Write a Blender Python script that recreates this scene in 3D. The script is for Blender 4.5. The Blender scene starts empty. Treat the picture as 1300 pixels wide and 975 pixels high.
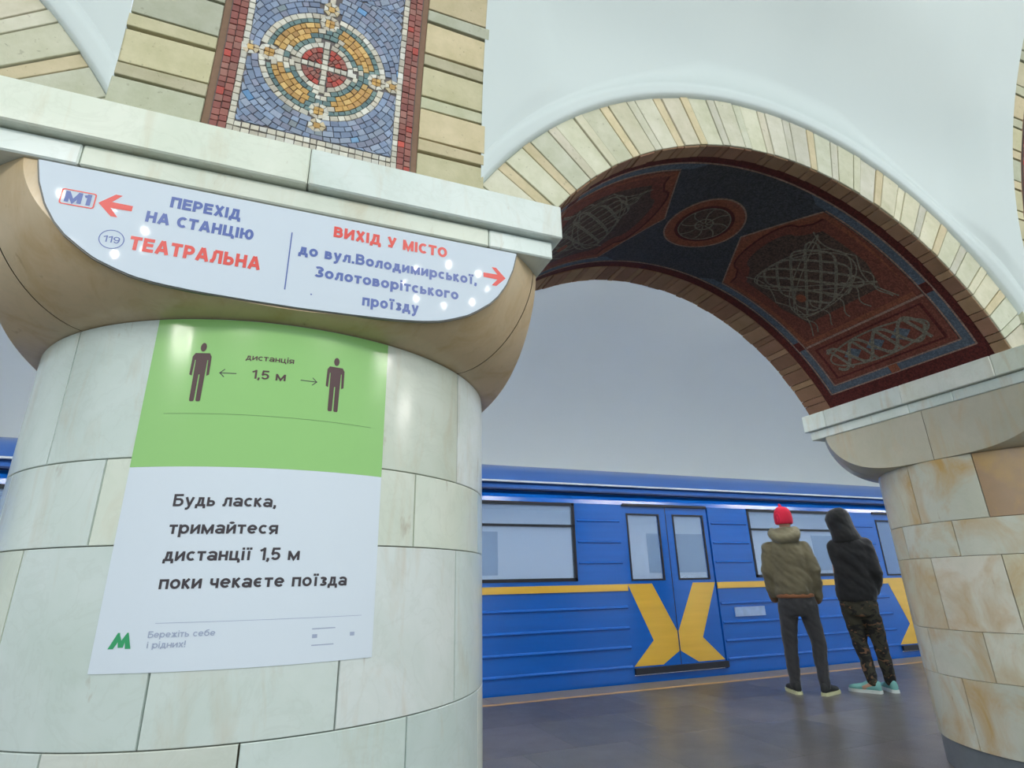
import bpy, bmesh, math, random
from mathutils import Vector, Matrix, noise
R_ = random.Random(7)
PI = math.pi
S = 1.155          # metres per calibration unit
HC = 1.05          # eye height
sc = bpy.context.scene
COL = sc.collection

def srgb(r, g, b, a=1.0):
    f = lambda c: (c/255/12.92) if c/255 <= .04045 else ((c/255+.055)/1.055)**2.4
    return (f(r), f(g), f(b), a)

# ---------------------------------------------------------------- camera
AX = Vector((0.93181264, -0.10367025, 0.34781845))
AY = Vector((-0.36231369, -0.32196512, 0.87468123))
AZ = Vector((-0.02130698, 0.94105841, 0.33757232))
cam = bpy.data.cameras.new('camera')
camo = bpy.data.objects.new('camera', cam)
COL.objects.link(camo)
right = Vector((AX[0], AY[0], AZ[0])); up = Vector((AX[1], AY[1], AZ[1])); fwd = Vector((AX[2], AY[2], AZ[2]))
m = Matrix((right, up, -fwd)).transposed().to_4x4()
m.translation = (0, 0, HC)
camo.matrix_world = m
cam.sensor_width = 36
cam.lens = 712.95/1300*36
cam.clip_start = .05
sc.camera = camo

# ---------------------------------------------------------------- light
w = bpy.data.worlds.new('world'); sc.world = w; w.use_nodes = True
bg = w.node_tree.nodes['Background']
bg.inputs[0].default_value = (.82, .945, 1.0, 1)
bg.inputs[1].default_value = .85
sc.view_settings.view_transform = 'Standard'
sc.view_settings.look = 'None'
sc.view_settings.exposure = 0.16
sc.view_settings.gamma = 1.0
BULB_STRENGTH = 520
TUBE_STRENGTH = 50

# ---------------------------------------------------------------- helpers
def U(x, y, z): return Vector((S*x, S*y, HC+S*z))

def setp(o, label=None, cat=None, group=None, kind=None):
    if label: o['label'] = label
    if cat: o['category'] = cat
    if group: o['group'] = group
    if kind: o['kind'] = kind
    return o

def thing(name, label, cat, loc=(0, 0, 0), group=None):
    o = bpy.data.objects.new(name, None); COL.objects.link(o)
    o.empty_display_size = .2; o.location = loc
    return setp(o, label, cat, group)

def parent(o, p):
    o.parent = p
    if p is not None:
        q = p; t = Vector((0, 0, 0))
        if p.type == 'EMPTY': o.matrix_parent_inverse = Matrix.Translation(-p.location)
    return o

def link(name, me, par=None, mats=None, color=None):
    o = bpy.data.objects.new(name, me); COL.objects.link(o)
    if mats is not None and not me.materials:
        for mm in (mats if isinstance(mats, (list, tuple)) else [mats]): me.materials.append(mm)
    if color is not None: o.color = color
    if par is not None: parent(o, par)
    return o

def mesh(name, vs, fs, par=None, mat=None, color=None, smooth=False, sharp=None):
    me = bpy.data.meshes.new(name)
    me.from_pydata([tuple(v) for v in vs], [], fs)
    if smooth:
        me.polygons.foreach_set('use_smooth', [True]*len(me.polygons))
        if sharp: me.set_sharp_from_angle(angle=math.radians(sharp))
    me.validate()
    return link(name, me, par, mat, color)

class MB:
    def __init__(s): s.v = []; s.f = []
    def add(s, vs, fs):
        n = len(s.v); s.v += [Vector(v) for v in vs]; s.f += [tuple(i+n for i in f) for f in fs]
    def box(s, a, b, rot=None):
        x0, y0, z0 = a; x1, y1, z1 = b
        s.add([(x0, y0, z0), (x1, y0, z0), (x1, y1, z0), (x0, y1, z0), (x0, y0, z1), (x1, y0, z1), (x1, y1, z1), (x0, y1, z1)],
              [(3, 2, 1, 0), (4, 5, 6, 7), (0, 1, 5, 4), (1, 2, 6, 5), (2, 3, 7, 6), (3, 0, 4, 7)])
    def slab(s, quad, depth, ch=.003):
        """front quad (ccw seen from outside), extruded back by vector depth, chamfered"""
        q = [Vector(p) for p in quad]; c = sum(q, Vector())/4; d = Vector(depth); dn = d.normalized()
        fr = []
        for i in range(4):
            e = (q[(i+1) % 4]-q[i]).normalized()+(q[i-1]-q[i]).normalized()
            fr.append(q[i]+e*ch)
        rim = [p+dn*ch for p in q]; bk = [p+d for p in q]
        v = fr+rim+bk
        f = [(0, 1, 2, 3)]
        for k in (0, 4):
            for i in range(4):
                j = (i+1) % 4
                f.append((k+i, k+4+i, k+4+j, k+j))
        f.append((11, 10, 9, 8))
        s.add(v, f)
    def tube(s, pts, r, n=8, closed=False):
        pts = [Vector(p) for p in pts]; N = len(pts); rings = []
        rr = r if isinstance(r, (list, tuple)) else [r]*N
        ref = Vector((0, 0, 1))
        for i, p in enumerate(pts):
            t = (pts[(i+1) % N]-pts[i-1]) if closed else (pts[min(i+1, N-1)]-pts[max(i-1, 0)])
            t.normalize()
            a = t.cross(ref)
            if a.length < .1: a = t.cross(Vector((0, 1, 0)))
            a.normalize(); b = a.cross(t)
            rings.append([p+(a*math.cos(2*PI*k/n)+b*math.sin(2*PI*k/n))*rr[i] for k in range(n)])
        v = [q for ring in rings for q in ring]; f = []
        for i in range(N if closed else N-1):
            j = (i+1) % N
            for k in range(n):
                l = (k+1) % n
                f.append((i*n+k, i*n+l, j*n+l, j*n+k))
        if not closed: f += [tuple(range(n)), tuple((N-1)*n+k for k in range(n-1, -1, -1))]
        s.add(v, f)
    def build(s, name, mat, par=None, color=None, smooth=False, sharp=None, kind=None, label=None):
        o = mesh(name, s.v, s.f, par, mat, color, smooth, sharp)
        bm = bmesh.new(); bm.from_mesh(o.data); bmesh.ops.recalc_face_normals(bm, faces=bm.faces); bm.to_mesh(o.data); bm.free()
        if smooth and sharp: o.data.set_sharp_from_angle(angle=math.radians(sharp))
        if kind: o['kind'] = kind
        if label: o['label'] = label
        return o

# ---------------------------------------------------------------- materials
class NT:
    def __init__(s, name):
        s.m = bpy.data.materials.new(name); s.m.use_nodes = True; s.t = s.m.node_tree
        s.b = s.t.nodes['Principled BSDF']
    def n(s, typ, **kw):
        nd = s.t.nodes.new(typ)
        ins = kw.pop('ins', {})
        for k, v in kw.items(): setattr(nd, k, v)
        for k, v in ins.items(): s.set(nd.inputs[k], v)
        return nd
    def set(s, inp, v):
        if isinstance(v, bpy.types.NodeSocket): s.t.links.new(v, inp)
        else: inp.default_value = v
    def mix(s, f, a, b, typ='MIX'):
        nd = s.t.nodes.new('ShaderNodeMix'); nd.data_type = 'RGBA'; nd.blend_type = typ
        s.set(nd.inputs[0], f); s.set(nd.inputs[6], a); s.set(nd.inputs[7], b)
        return nd.outputs[2]
    def math(s, op, a, b=0.0, c=None):
        nd = s.t.nodes.new('ShaderNodeMath'); nd.operation = op
        s.set(nd.inputs[0], a); s.set(nd.inputs[1], b)
        if c is not None: s.set(nd.inputs[2], c)
        return nd.outputs[0]
    def ramp(s, fac, stops):
        nd = s.t.nodes.new('ShaderNodeValToRGB'); e = nd.color_ramp.elements
        while len(e) < len(stops): e.new(.5)
        for i, (p, c) in enumerate(stops): e[i].position = p; e[i].color = c
        s.set(nd.inputs[0], fac); return nd.outputs[0]
    def pos(s, scale=(1, 1, 1), rand=0.0):
        g = s.n('ShaderNodeNewGeometry').outputs['Position']
        if rand:
            oi = s.n('ShaderNodeObjectInfo').outputs['Random']
            v = s.n('ShaderNodeVectorMath', operation='ADD'); s.set(v.inputs[0], g)
            sc_ = s.math('MULTIPLY', oi, rand)
            cx = s.n('ShaderNodeCombineXYZ', ins={0: sc_, 1: sc_, 2: sc_}); s.set(v.inputs[1], cx.outputs[0]); g = v.outputs[0]
        mp = s.n('ShaderNodeMapping', ins={'Vector': g, 'Scale': scale}); return mp.outputs[0]
    def noise(s, vec, scale, detail=4, rough=.55, dist=0.0):
        return s.n('ShaderNodeTexNoise', ins={'Vector': vec, 'Scale': scale, 'Detail': detail, 'Roughness': rough, 'Distortion': dist}).outputs[0]
    def bump(s, h, strength=.3, dist=.01):
        b = s.n('ShaderNodeBump', ins={'Height': h, 'Strength': strength, 'Distance': dist}); s.set(s.b.inputs['Normal'], b.outputs[0])
    def base(s, c): s.set(s.b.inputs['Base Color'], c)
    def P(s, **kw):
        for k, v in kw.items(): s.set(s.b.inputs[k.replace('_', ' ')], v)
        return s.m
    def objcol(s): return s.n('ShaderNodeObjectInfo').outputs['Color']

def simple(name, c, rough=.5, metal=0.0, var=.0, vscale=20, bump=0, **kw):
    t = NT(name)
    if var:
        n = t.noise(t.pos(), vscale, 4)
        t.base(t.mix(n, tuple(x*(1-var) for x in c[:3])+(1,), tuple(min(1, x*(1+var)) for x in c[:3])+(1,)))
        if bump: t.bump(n, bump, .004)
    else: t.base(c)
    t.P(Roughness=rough, Metallic=metal, **kw)
    return t.m

def marble(name, stain=.35, rough=.24):
    t = NT(name)
    p = t.pos((1, 1, 1), 7.0); c = t.objcol()
    cloud = t.noise(p, 3.2, 6, .6, .6)
    col = t.mix(t.ramp(cloud, [(.35, (0, 0, 0, 1)), (.68, (1, 1, 1, 1))]), t.mix(1.0, c, srgb(240, 244, 240), 'MULTIPLY'), c)
    # thin cool veins
    ve = t.noise(p, 5.5, 5, .6, 1.6)
    vv = t.math('ABSOLUTE', t.math('SUBTRACT', ve, .5))
    vm = t.ramp(vv, [(.0, (1, 1, 1, 1)), (.035, (0, 0, 0, 1))])
    col = t.mix(t.math('MULTIPLY', vm, .06), col, srgb(150, 152, 130))
    # rusty run-down stains, stretched vertically
    ps = t.pos((6.0, 6.0, 1.5) if stain < 1 else (2.6, 2.6, 2.0), 5.0)
    st = t.noise(ps, 1.6, 5, .6, .7)
    sm = t.ramp(st, [(.56-.08*stain, (0, 0, 0, 1)), (.74, (1, 1, 1, 1))])
    col = t.mix(t.math('MULTIPLY', sm, .55*stain+.15), col, srgb(196, 160, 98))
    sm2 = t.ramp(t.noise(t.pos((9, 9, 3), 3.0), 1.9, 4, .6, .5), [(.68, (0, 0, 0, 1)), (.78, (1, 1, 1, 1))])
    col = t.mix(t.math('MULTIPLY', sm2, .35+.3*stain), col, srgb(150, 110, 62))
    t.base(col)
    t.bump(t.noise(p, 30, 3), .04, .004)
    t.P(Roughness=rough, Coat_Weight=.25, Coat_Roughness=.12)
    return t.m

M_marble = marble('polished_cream_marble', .2)
M_marble_dirty = marble('stained_cream_marble', 1.6, .35)
M_capital = marble('capital_marble', .95, .4)
M_capital_grey = marble('grey_capital_marble', .45, .4)
M_grout = simple('joint_mortar', srgb(84, 66, 48), .9)

def brickmat(name, rough=.8, pit=.5):
    t = NT(name); c = t.objcol(); p = t.pos((1, 1, 1), 9.0)
    n = t.noise(p, 9, 6, .65)
    col = t.mix(t.ramp(n, [(.3, (0, 0, 0, 1)), (.7, (1, 1, 1, 1))]), t.mix(1, c, srgb(228, 230, 218), 'MULTIPLY'), c)
    pn = t.noise(p, 60, 2, .5)
    pits = t.ramp(pn, [(.27, (1, 1, 1, 1)), (.32, (0, 0, 0, 1))])
    col = t.mix(t.math('MULTIPLY', pits, .28), col, srgb(120, 112, 88))
    t.base(col)
    h = t.math('SUBTRACT', t.noise(p, 26, 5), t.math('MULTIPLY', pits, .5)); t.bump(h, pit, .006)
    t.P(Roughness=rough); return t.m
M_brick = brickmat('tufa_brick', .75, .3)
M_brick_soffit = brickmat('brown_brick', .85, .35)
M_mortar_dark = simple('dark_joint', srgb(58, 44, 32), .95, var=.2)

def plaster(name, c, var=.02):
    t = NT(name); n = t.noise(t.pos(), 1.3, 5, .6)
    t.base(t.mix(n, tuple(x*(1-var*2) for x in c[:3])+(1,), c)); t.bump(t.noise(t.pos(), 14, 4), .06, .01)
    t.P(Roughness=.7); return t.m
M_plaster = plaster('white_plaster', srgb(214, 224, 224))
M_plaster_far = plaster('grey_plaster', srgb(222, 230, 232))

def floor_mat():
    t = NT('polished_granite'); p = t.pos((1, 1, 1), 11.0)
    n = t.noise(p, 1.6, 5, .6, .8)
    c = t.mix(t.ramp(n, [(.3, (0, 0, 0, 1)), (.7, (1, 1, 1, 1))]), srgb(64, 64, 64), srgb(92, 87, 82))
    sp = t.noise(t.pos(), 160, 2)
    c = t.mix(t.ramp(sp, [(.45, (0, 0, 0, 1)), (.6, (1, 1, 1, 1))]), c, t.mix(.5, c, srgb(120, 115, 110)))
    c = t.mix(1.0, c, t.objcol(), 'MULTIPLY')
    t.base(c)
    rn = t.noise(t.pos(), 3.5, 5, .65)
    t.P(Roughness=t.math('MULTIPLY_ADD', rn, .22, .22))
    return t.m
M_floor = floor_mat()
M_edge = simple('edge_granite', srgb(118, 110, 102), .4, var=.15, vscale=60)
M_yellow_line = simple('worn_yellow_paint', srgb(180, 140, 92), .5, var=.2, vscale=12)

def mosaic_tiles():
    t = NT('glazed_tessera')
    a = t.n('ShaderNodeVertexColor', layer_name='Col').outputs[0]
    n = t.noise(t.pos(), 70, 3)
    t.base(t.mix(.4, a, t.mix(n, (.55, .55, .55, 1), (1.2, 1.2, 1.2, 1)), 'MULTIPLY')); t.bump(n, .15, .003); t.P(Roughness=.4); return t.m
M_tess = mosaic_tiles()
M_mosaic_bed = simple('mosaic_mortar', srgb(112, 106, 106), .95, var=.25, vscale=60)

def fine_mosaic(name, c, var=.35, scale=110):
    """mosaic too fine to tell its pieces apart: cell colour and relief"""
    t = NT(name)
    v = t.n('ShaderNodeTexVoronoi', ins={'Vector': t.pos(), 'Scale': scale})
    sep = t.n('ShaderNodeSeparateColor', ins={0: v.outputs['Color']}).outputs[0]
    col = t.mix(sep, tuple(x*(1-var) for x in c[:3])+(1,), tuple(min(1, x*(1+var)) for x in c[:3])+(1,))
    e = t.n('ShaderNodeTexVoronoi', feature='DISTANCE_TO_EDGE', ins={'Vector': t.pos(), 'Scale': scale}).outputs[0]
    em = t.ramp(e, [(.0, (1, 1, 1, 1)), (.08, (0, 0, 0, 1))])
    col = t.mix(t.math('MULTIPLY', em, .5), col, srgb(40, 34, 32))
    t.base(col); t.bump(e, .25, .002); t.P(Roughness=.75, Specular_IOR_Level=.3); return t.m
M_navy = fine_mosaic('navy_mosaic', srgb(72, 74, 79))
M_darkred = fine_mosaic('dark_red_mosaic', srgb(92, 40, 36))
M_pale = fine_mosaic('pale_line_mosaic', srgb(160, 130, 116), .3)
M_blueband = fine_mosaic('blue_band_mosaic', srgb(92, 104, 118), .25)
M_redbrown = fine_mosaic('red_brown_mosaic', srgb(122, 70, 58), .3)
M_orange = fine_mosaic('orange_brown_mosaic', srgb(142, 86, 64), .28)
M_umber = fine_mosaic('umber_mosaic', srgb(88, 70, 62), .45)
M_strand = fine_mosaic('grey_strand_mosaic', srgb(128, 122, 108), .3)
M_bluefill = fine_mosaic('blue_fill_mosaic', srgb(96, 108, 120), .3)

# ---------------------------------------------------------------- setting: floor, vaults
RI, RO, AZC, HALFBAY = 1.405, 1.638, .333, 1.893   # arch radii, centre height, half the column spacing
XC = 1.855                                          # centre of the arch in view
CX_L, CX_R, CY, RC = -.0377, 3.75, 1.894, .633

def vault(x, t, w=1.0, y0=1.36, Rv=3.3, t0=1.2):
    if t <= t0: return (x, y0, t)
    ph = (t-t0)/Rv
    y = y0-w*Rv*(1-math.cos(ph)); z = t*(1-w)+w*(t0+Rv*math.sin(ph))
    return (x, y, z)

def bay_mesh(front=True, TT=2.7, main=False):
    if front: TT = 6.4
    vs, fs = [], []; NA, NR = 120, 44
    a0, a1 = math.radians(13), math.radians(167)
    for i in range(NA+1):
        a = a0+(a1-a0)*i/NA
        dx, dz = math.cos(a), math.sin(a)
        rmax = min((HALFBAY-.498 if front else HALFBAY)/abs(dx) if abs(dx) > 1e-6 else 99, (TT-AZC)/dz)
        if front and main and dx > 0: rmax = min(1.46/dx, (TT-AZC)/dz)
        ci = min(1.638, rmax)
        for k in range(NR+1):
            if k < 8: r = [1.60, ci, ci+.002, ci+.007, ci+.014, ci+.024, ci+.04, ci+.065][k]
            else: r = ci+.065+(rmax-ci-.065)*((k-8)/(NR-8))
            r = min(r, rmax)
            x = dx*r; t = AZC+dz*r; d = max(0, r-ci)
            if front:
                bulge = .020*math.sqrt(max(0, 1-(1-min(1, d/.02))**2))
                if dx*r > 1.05 and main: q = min(1, (dx*r-1.05)/.3); bulge += .045*q*q*(3-2*q)*min(1, d/.12)
                wgt = min(1, max(0, d/.8, (abs(dx*r)-1.0)/.3*min(1, d/.12))); wgt = wgt*wgt*(3-2*wgt)
                px, py, pz = vault(x, t, wgt, 1.402)
                py += .012*max(0, 1-d/.004)-bulge
            else: px, py, pz = x, 2.56, t
            vs.append(U(px, py, pz))
    for i in range(NA):
        for k in range(NR):
            q = i*(NR+1)+k
            f = (q, q+1, q+NR+2, q+NR+1)
            fs.append(f if front else f[::-1])
    return vs, fs
vs, fs = bay_mesh(True, main=True)
wb = mesh('wall_back', [v+Vector((S*XC, 0, 0)) for v in vs], fs, None, M_plaster, smooth=True); wb['kind'] = 'structure'
vs, fs = bay_mesh(True)
wb_side = mesh('wall_back', [v+Vector((S*XC, 0, 0)) for v in vs], fs, None, M_plaster, smooth=True).data
bpy.data.objects.remove([o for o in bpy.data.objects if o.data == wb_side][0])
for k in (-1, 1):
    o = bpy.data.objects.new('wall_back', wb_side); COL.objects.link(o); o.location = (k*2*HALFBAY*S, 0, 0); o['kind'] = 'structure'
vs, fs = bay_mesh(False)
wr = mesh('wall_platform', [v+Vector((S*XC, 0, 0)) for v in vs], fs, None, M_plaster_far); wr['kind'] = 'structure'
for k in (-1, 1):
    o = wr.copy(); COL.objects.link(o); o.location = (k*2*HALFBAY*S, 0, 0); o['kind'] = 'structure'

# hall vault above the arcade
vs, fs = [], []
xs = [XC-3*HALFBAY, XC+3*HALFBAY]; NT_ = 40
for x in xs:
    for i in range(NT_+1):
        t = 2.60+(6.9-2.60)*i/NT_
        px, py, pz = vault(x, t, 1, 1.402); vs.append(U(px, py+.06, pz+.06))
for i in range(NT_): fs.append((i, i+1, NT_+2+i, NT_+1+i))
o = mesh('ceiling', vs, fs, None, M_plaster, smooth=True); o['kind'] = 'structure'

# platform tunnel vault and far wall
vs, fs = [], []
prof = [(7.93, -2.0), (7.93, -.5), (7.93, .6)]
prof += [(5.25+2.68*math.cos(a), 1.4+1.9*math.sin(a)) for a in [PI*i/36 for i in range(0, 34)]]
for x in (-16, 24):
    for (y, z) in prof: vs.append(U(x/S, y, z))
n = len(prof)
for i in range(n-1): fs.append((i, n+i, n+i+1, i+1))
o = mesh('wall_far', vs, fs, None, M_plaster_far, smooth=True, sharp=40); o['kind'] = 'structure'

# floor
mb = MB(); mb.box((-12, -7, -.3), (20, 6.0, -.006)); fl = mb.build('floor', M_floor, None, color=(1, 1, 1, 1)); fl['kind'] = 'structure'
mb = MB(); mb.box((-16, 6.0, -1.6), (24, 9.3, -1.5)); tb = mb.build('floor', simple('track_bed', srgb(50, 46, 44), .9, var=.3), None); tb['kind'] = 'structure'
Ts = .8
y = 5.585-Ts*7
r = 0
while y < 5.58:
    x = -1.6+(r % 2)*.4
    while x < 13:
        mb = MB(); g = .0008
        mb.slab([(x+g, y+g, 0), (x+Ts-g, y+g, 0), (x+Ts-g, y+Ts-g, 0), (x+g, y+Ts-g, 0)], (0, 0, -.006), .001)
        k = R_.uniform(.86, 1.12)
        o = mb.build('floor_slab', M_floor, fl, color=(k*R_.uniform(.97, 1.03), k, k*R_.uniform(.97, 1.05), 1)); x += Ts
    y += Ts; r += 1
x = -4
while x < 14:
    mb = MB(); mb.slab([(x+.001, 5.655, 0), (x+1.199, 5.655, 0), (x+1.199, 6.0, 0), (x+.001, 6.0, 0)], (0, 0, -.006), .002)
    mb.build('edge_slab', M_edge, fl); x += 1.2
mb = MB(); mb.box((-6, 5.585, -.006), (14, 5.655, .0012)); o = mb.build('trim_1', M_yellow_line); o['kind'] = 'structure'

# ---------------------------------------------------------------- columns
RHOS = []
for i in range(31):
    u_ = (i/30)**1.8
    RHOS.append((.571+.267*u_, .633+.240*(1-(1-u_)**1.7)**(1/1.9)))
BX, BY = .633, .69

def cap_point(cx, th, z, r, k=1.0):
    s_, c_ = math.sin(th), math.cos(th)
    rr = r
    if abs(s_) > 1e-6: rr = min(rr, BX/abs(s_))
    if abs(c_) > 1e-6: rr = min(rr, BY/abs(c_))
    rr *= k
    return U(cx+rr*s_, CY-rr*c_, z)

def cap_block(cx, a0, a1, par, mat, col, k=1.0, name='capital_block'):
    """one block of the cushion capital; rows follow the lunette edges so that they stay crisp"""
    A0, A1 = math.radians(a0), math.radians(a1)
    vs, fs = [], []; segs = None; rows = []
    for (z, r) in RHOS:
        tb_ = math.acos(min(1, BY/r)); ta = math.acos(min(1, BX/r))
        cuts = []
        for base, hw in ((-2*PI, tb_), (-1.5*PI, ta), (-PI, tb_), (-PI/2, ta), (0, tb_), (PI/2, ta), (PI, tb_), (1.5*PI, ta), (2*PI, tb_)):
            cuts += [base-hw, base+hw]
        use = [c_ for c_ in cuts]
        pts = [A0]
        # only edges that belong to faces whose centre lies in or next to the sector
        sel = []
        for base, hw in ((-PI, tb_), (-PI/2, ta), (0, tb_), (PI/2, ta), (PI, tb_), (1.5*PI, ta)):
            for c_, b_ in ((base-hw, base-1e-3), (base+hw, base+1e-3)):
                # the edge lives between base and base +- 45deg
                lo, hi = (base-PI/4, base) if c_ <= base and b_ < base else (base, base+PI/4)
                if lo >= A0-.01 and hi <= A1+.01: sel.append(min(max(c_, A0), A1))
        seq = [A0]+sorted(sel)+[A1]
        line = []
        for i in range(len(seq)-1):
            n_ = 12
            for j in range(n_): line.append(seq[i]+(seq[i+1]-seq[i])*j/n_)
        line.append(A1)
        rows.append([cap_point(cx, t_, z, r, k) for t_ in line])
    n_ = len(rows[0])
    for rr in rows: vs += rr
    for i in range(len(rows)-1):
        for j in range(n_-1):
            q = i*n_+j; fs.append((q, q+1, q+n_+1, q+n_))
    # close the inner side so that the block has body
    top = len(rows)-1
    cc = len(vs)
    cen = U(cx, CY, RHOS[0][0]); cet = U(cx, CY, RHOS[-1][0])
    vs += [cen, cet]
    for j in range(n_-1):
        fs.append((top*n_+j, top*n_+j+1, cc+1))
        fs.append((j+1, j, cc))
    o = mesh(name, vs, fs, par, mat, col, smooth=True)
    o.data.set_sharp_from_angle(angle=math.radians(24))
    return o

def marble_tint(dirty=False):
    c = R_.choice([(240, 248, 244), (236, 246, 242), (244, 246, 238), (234, 244, 242), (248, 252, 250), (238, 242, 228)])
    k = R_.uniform(.96, 1.02)
    if dirty: c = (c[0]*.93, c[1]*.89, c[2]*.84)
    return srgb(min(255, c[0]*k), min(255, c[1]*k), min(255, c[2]*k))

SLABS = {}
def col_slab(z0, z1):
    key = (z0, z1)
    if key in SLABS: return SLABS[key]
    vs, fs = [], []; n_ = 10; R = RC*S; g = .0012; ch = .0015
    half = math.radians(15)-g/R
    def ring(r, z, hh):
        return [(r*math.sin(-hh+2*hh*i/n_), -r*math.cos(-hh+2*hh*i/n_), z) for i in range(n_+1)]
    L = [ring(R-.018, z0+g, half), ring(R-ch, z0+g, half), ring(R, z0+g+ch, half-ch/R), ring(R, z1-g-ch, half-ch/R), ring(R-ch, z1-g, half), ring(R-.018, z1-g, half)]
    for l in L: vs += l
    m_ = n_+1
    for i in range(5):
        for j in range(n_): q = i*m_+j; fs.append((q, q+1, q+m_+1, q+m_))
    fs.append(tuple(i*m_ for i in range(6))[::-1]); fs.append(tuple(i*m_+n_ for i in range(6)))
    me = bpy.data.meshes.new('marble_slab'); me.from_pydata(vs, [], fs)
    for p in me.polygons: p.use_smooth = True
    me.set_sharp_from_angle(angle=math.radians(20)); SLABS[key] = me
    return me

def cyl(mb, cx, cy, r, z0, z1, n=72):
    vs = [(cx+r*math.cos(2*PI*i/n), cy+r*math.sin(2*PI*i/n), z) for z in (z0, z1) for i in range(n)]
    fs = [(i, (i+1) % n, n+(i+1) % n, n+i) for i in range(n)]+[tuple(range(n-1, -1, -1)), tuple(range(n, 2*n))]
    mb.add(vs, fs)

def box_block(x0, x1, y0, y1, z0, z1, par, name, mat, col, g=.0010, ch=.004):
    """bevelled stone block in calibration units"""
    a = U(x0, y0, z0); b = U(x1, y1, z1)
    bm = bmesh.new(); bmesh.ops.create_cube(bm, size=1)
    for v in bm.verts:
        v.co = Vector((a.x+g if v.co.x < 0 else b.x-g, a.y+g if v.co.y < 0 else b.y-g, a.z+g*.5 if v.co.z < 0 else b.z-g*.5))
    bmesh.ops.bevel(bm, geom=bm.edges[:], offset=ch, segments=1, affect='EDGES')
    me = bpy.data.meshes.new(name); bm.to_mesh(me); bm.free()
    return link(name, me, par, mat, col)

def column(cx, label, mat, dirty):
    root = thing('column', label, 'column', (S*cx, S*CY, 0), None)
    mb = MB(); cyl(mb, S*cx, S*CY, S*RC-.012, .0, 1.71); mb.build('core', M_grout, root, smooth=True, sharp=30)
    mb = MB(); cyl(mb, S*cx, S*CY, S*RC-.006, 0, .148); mb.build('plinth', simple('dark_plinth', srgb(112, 118, 124), .35, var=.15), root, smooth=True, sharp=30, label='low dark granite plinth under the marble')
    lv = [.15, .505, .755, 1.152, 1.35, 1.7095]; offs = [15, 0, 15, 0, 15]
    for i in range(5):
        me = col_slab(lv[i], lv[i+1])
        for k in range(12):
            deg = k*30+offs[i]-15
            if deg > 180: deg -= 360
            o = bpy.data.objects.new('marble_slab', me); COL.objects.link(o)
            if not me.materials: me.materials.append(mat)
            o.location = (S*cx, S*CY, 0); o.rotation_euler = (0, 0, math.radians(deg))
            parent(o, root)
            if me.materials[0] != mat:
                o.material_slots[0].link = 'OBJECT'; o.material_slots[0].material = mat
            o.color = marble_tint(dirty)
            if dirty and i == 4 and deg == -60:
                o.color = srgb(180, 148, 118)
            if dirty and i == 3 and deg in (-75+15,): o.color = srgb(214, 186, 140)
    # capital
    cap = mesh('capital', [U(cx, CY, .60)+Vector((dx*.3, dy*.3, dz*.2)) for dx in (-1, 1) for dy in (-1, 1) for dz in (0, 1)],
               [(0, 1, 3, 2), (4, 6, 7, 5), (0, 4, 5, 1), (2, 3, 7, 6), (0, 2, 6, 4), (1, 5, 7, 3)], root, M_grout)
    e = .12
    for a0, a1 in ((-45, 45), (45, 90), (90, 135), (135, 225), (-90, -45), (-135, -90)):
        cap_block(cx, a0+e, a1-e, cap, M_capital_grey if dirty else M_capital, srgb(228, 200, 164) if not dirty else srgb(202, 196, 178))
    for a in (-135, -90, -45, 45, 90, 135):   # recessed joints
        vsj = []
        for (z, r) in RHOS: vsj.append(cap_point(cx, math.radians(a), z, r, .994))
        mbj = MB()
        d = Vector((math.cos(math.radians(a)), math.sin(math.radians(a)), 0))*.003
        q = [p-d for p in vsj]+[p+d for p in vsj]; nn = len(vsj)
        mbj.add(q, [(i, i+1, nn+i+1, nn+i) for i in range(nn-1)]); mbj.build('joint', M_grout, cap)
    # abacus: two stepped tiers, each of separate blocks
    ab = thing('abacus', '', '', (S*cx, S*CY, HC+S*.838)); ab.parent = root; ab.matrix_parent_inverse = Matrix.Translation(-root.location)
    for kk in ('label', 'category'):
        if kk in ab: del ab[kk]
    abm = M_marble if not dirty else M_capital_grey
    for (hx, hy, z0, z1, fx, sy) in ((.665, .724, .894, 1.0, [0.0], [1.50, 1.96, 2.45]), (.642, .701, .838, .892, [-.442, .457], [1.72, 1.95])):
        dd = .16
        y0, y1 = CY-hy, CY+hy
        box_block(cx-hx+dd, cx+hx-dd, y0+.01+dd*.5, y1-dd*.5, z0+.002, z1-.002, root, 'abacus_core', M_grout, None)
        xs_ = [-hx]+fx+[hx]
        for a_, b_ in zip(xs_, xs_[1:]):
            box_block(cx+a_, cx+b_, y0, y0+dd, z0, z1, root, 'abacus_slab', abm, marble_tint())
            box_block(cx+a_ if a_ > -hx else cx-hx+dd, cx+b_ if b_ < hx else cx+hx-dd, y1-dd, y1, z0, z1, root, 'abacus_slab', abm, marble_tint())
        for sgn in (-1, 1):
            ys_ = [y0+dd]+sy+[y1]
            for a_, b_ in zip(ys_, ys_[1:]):
                if sgn < 0: box_block(cx-hx, cx-hx+dd, a_, b_, z0, z1, root, 'abacus_slab', abm, marble_tint())
                else: box_block(cx+hx-dd, cx+hx, a_, b_, z0, z1, root, 'abacus_slab', abm, marble_tint())
    bpy.data.objects.remove(ab)
    return root
column(CX_L, 'large cream marble column at the left carrying the white station sign and the green poster', M_marble, False)
column(CX_R, 'stained marble column at the right, with brown patches, behind nobody, without signs', M_marble_dirty, True)
bpy.data.objects['column.001']['label'] = 'stained bare marble column with brown patches, right of the two waiting men'

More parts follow.
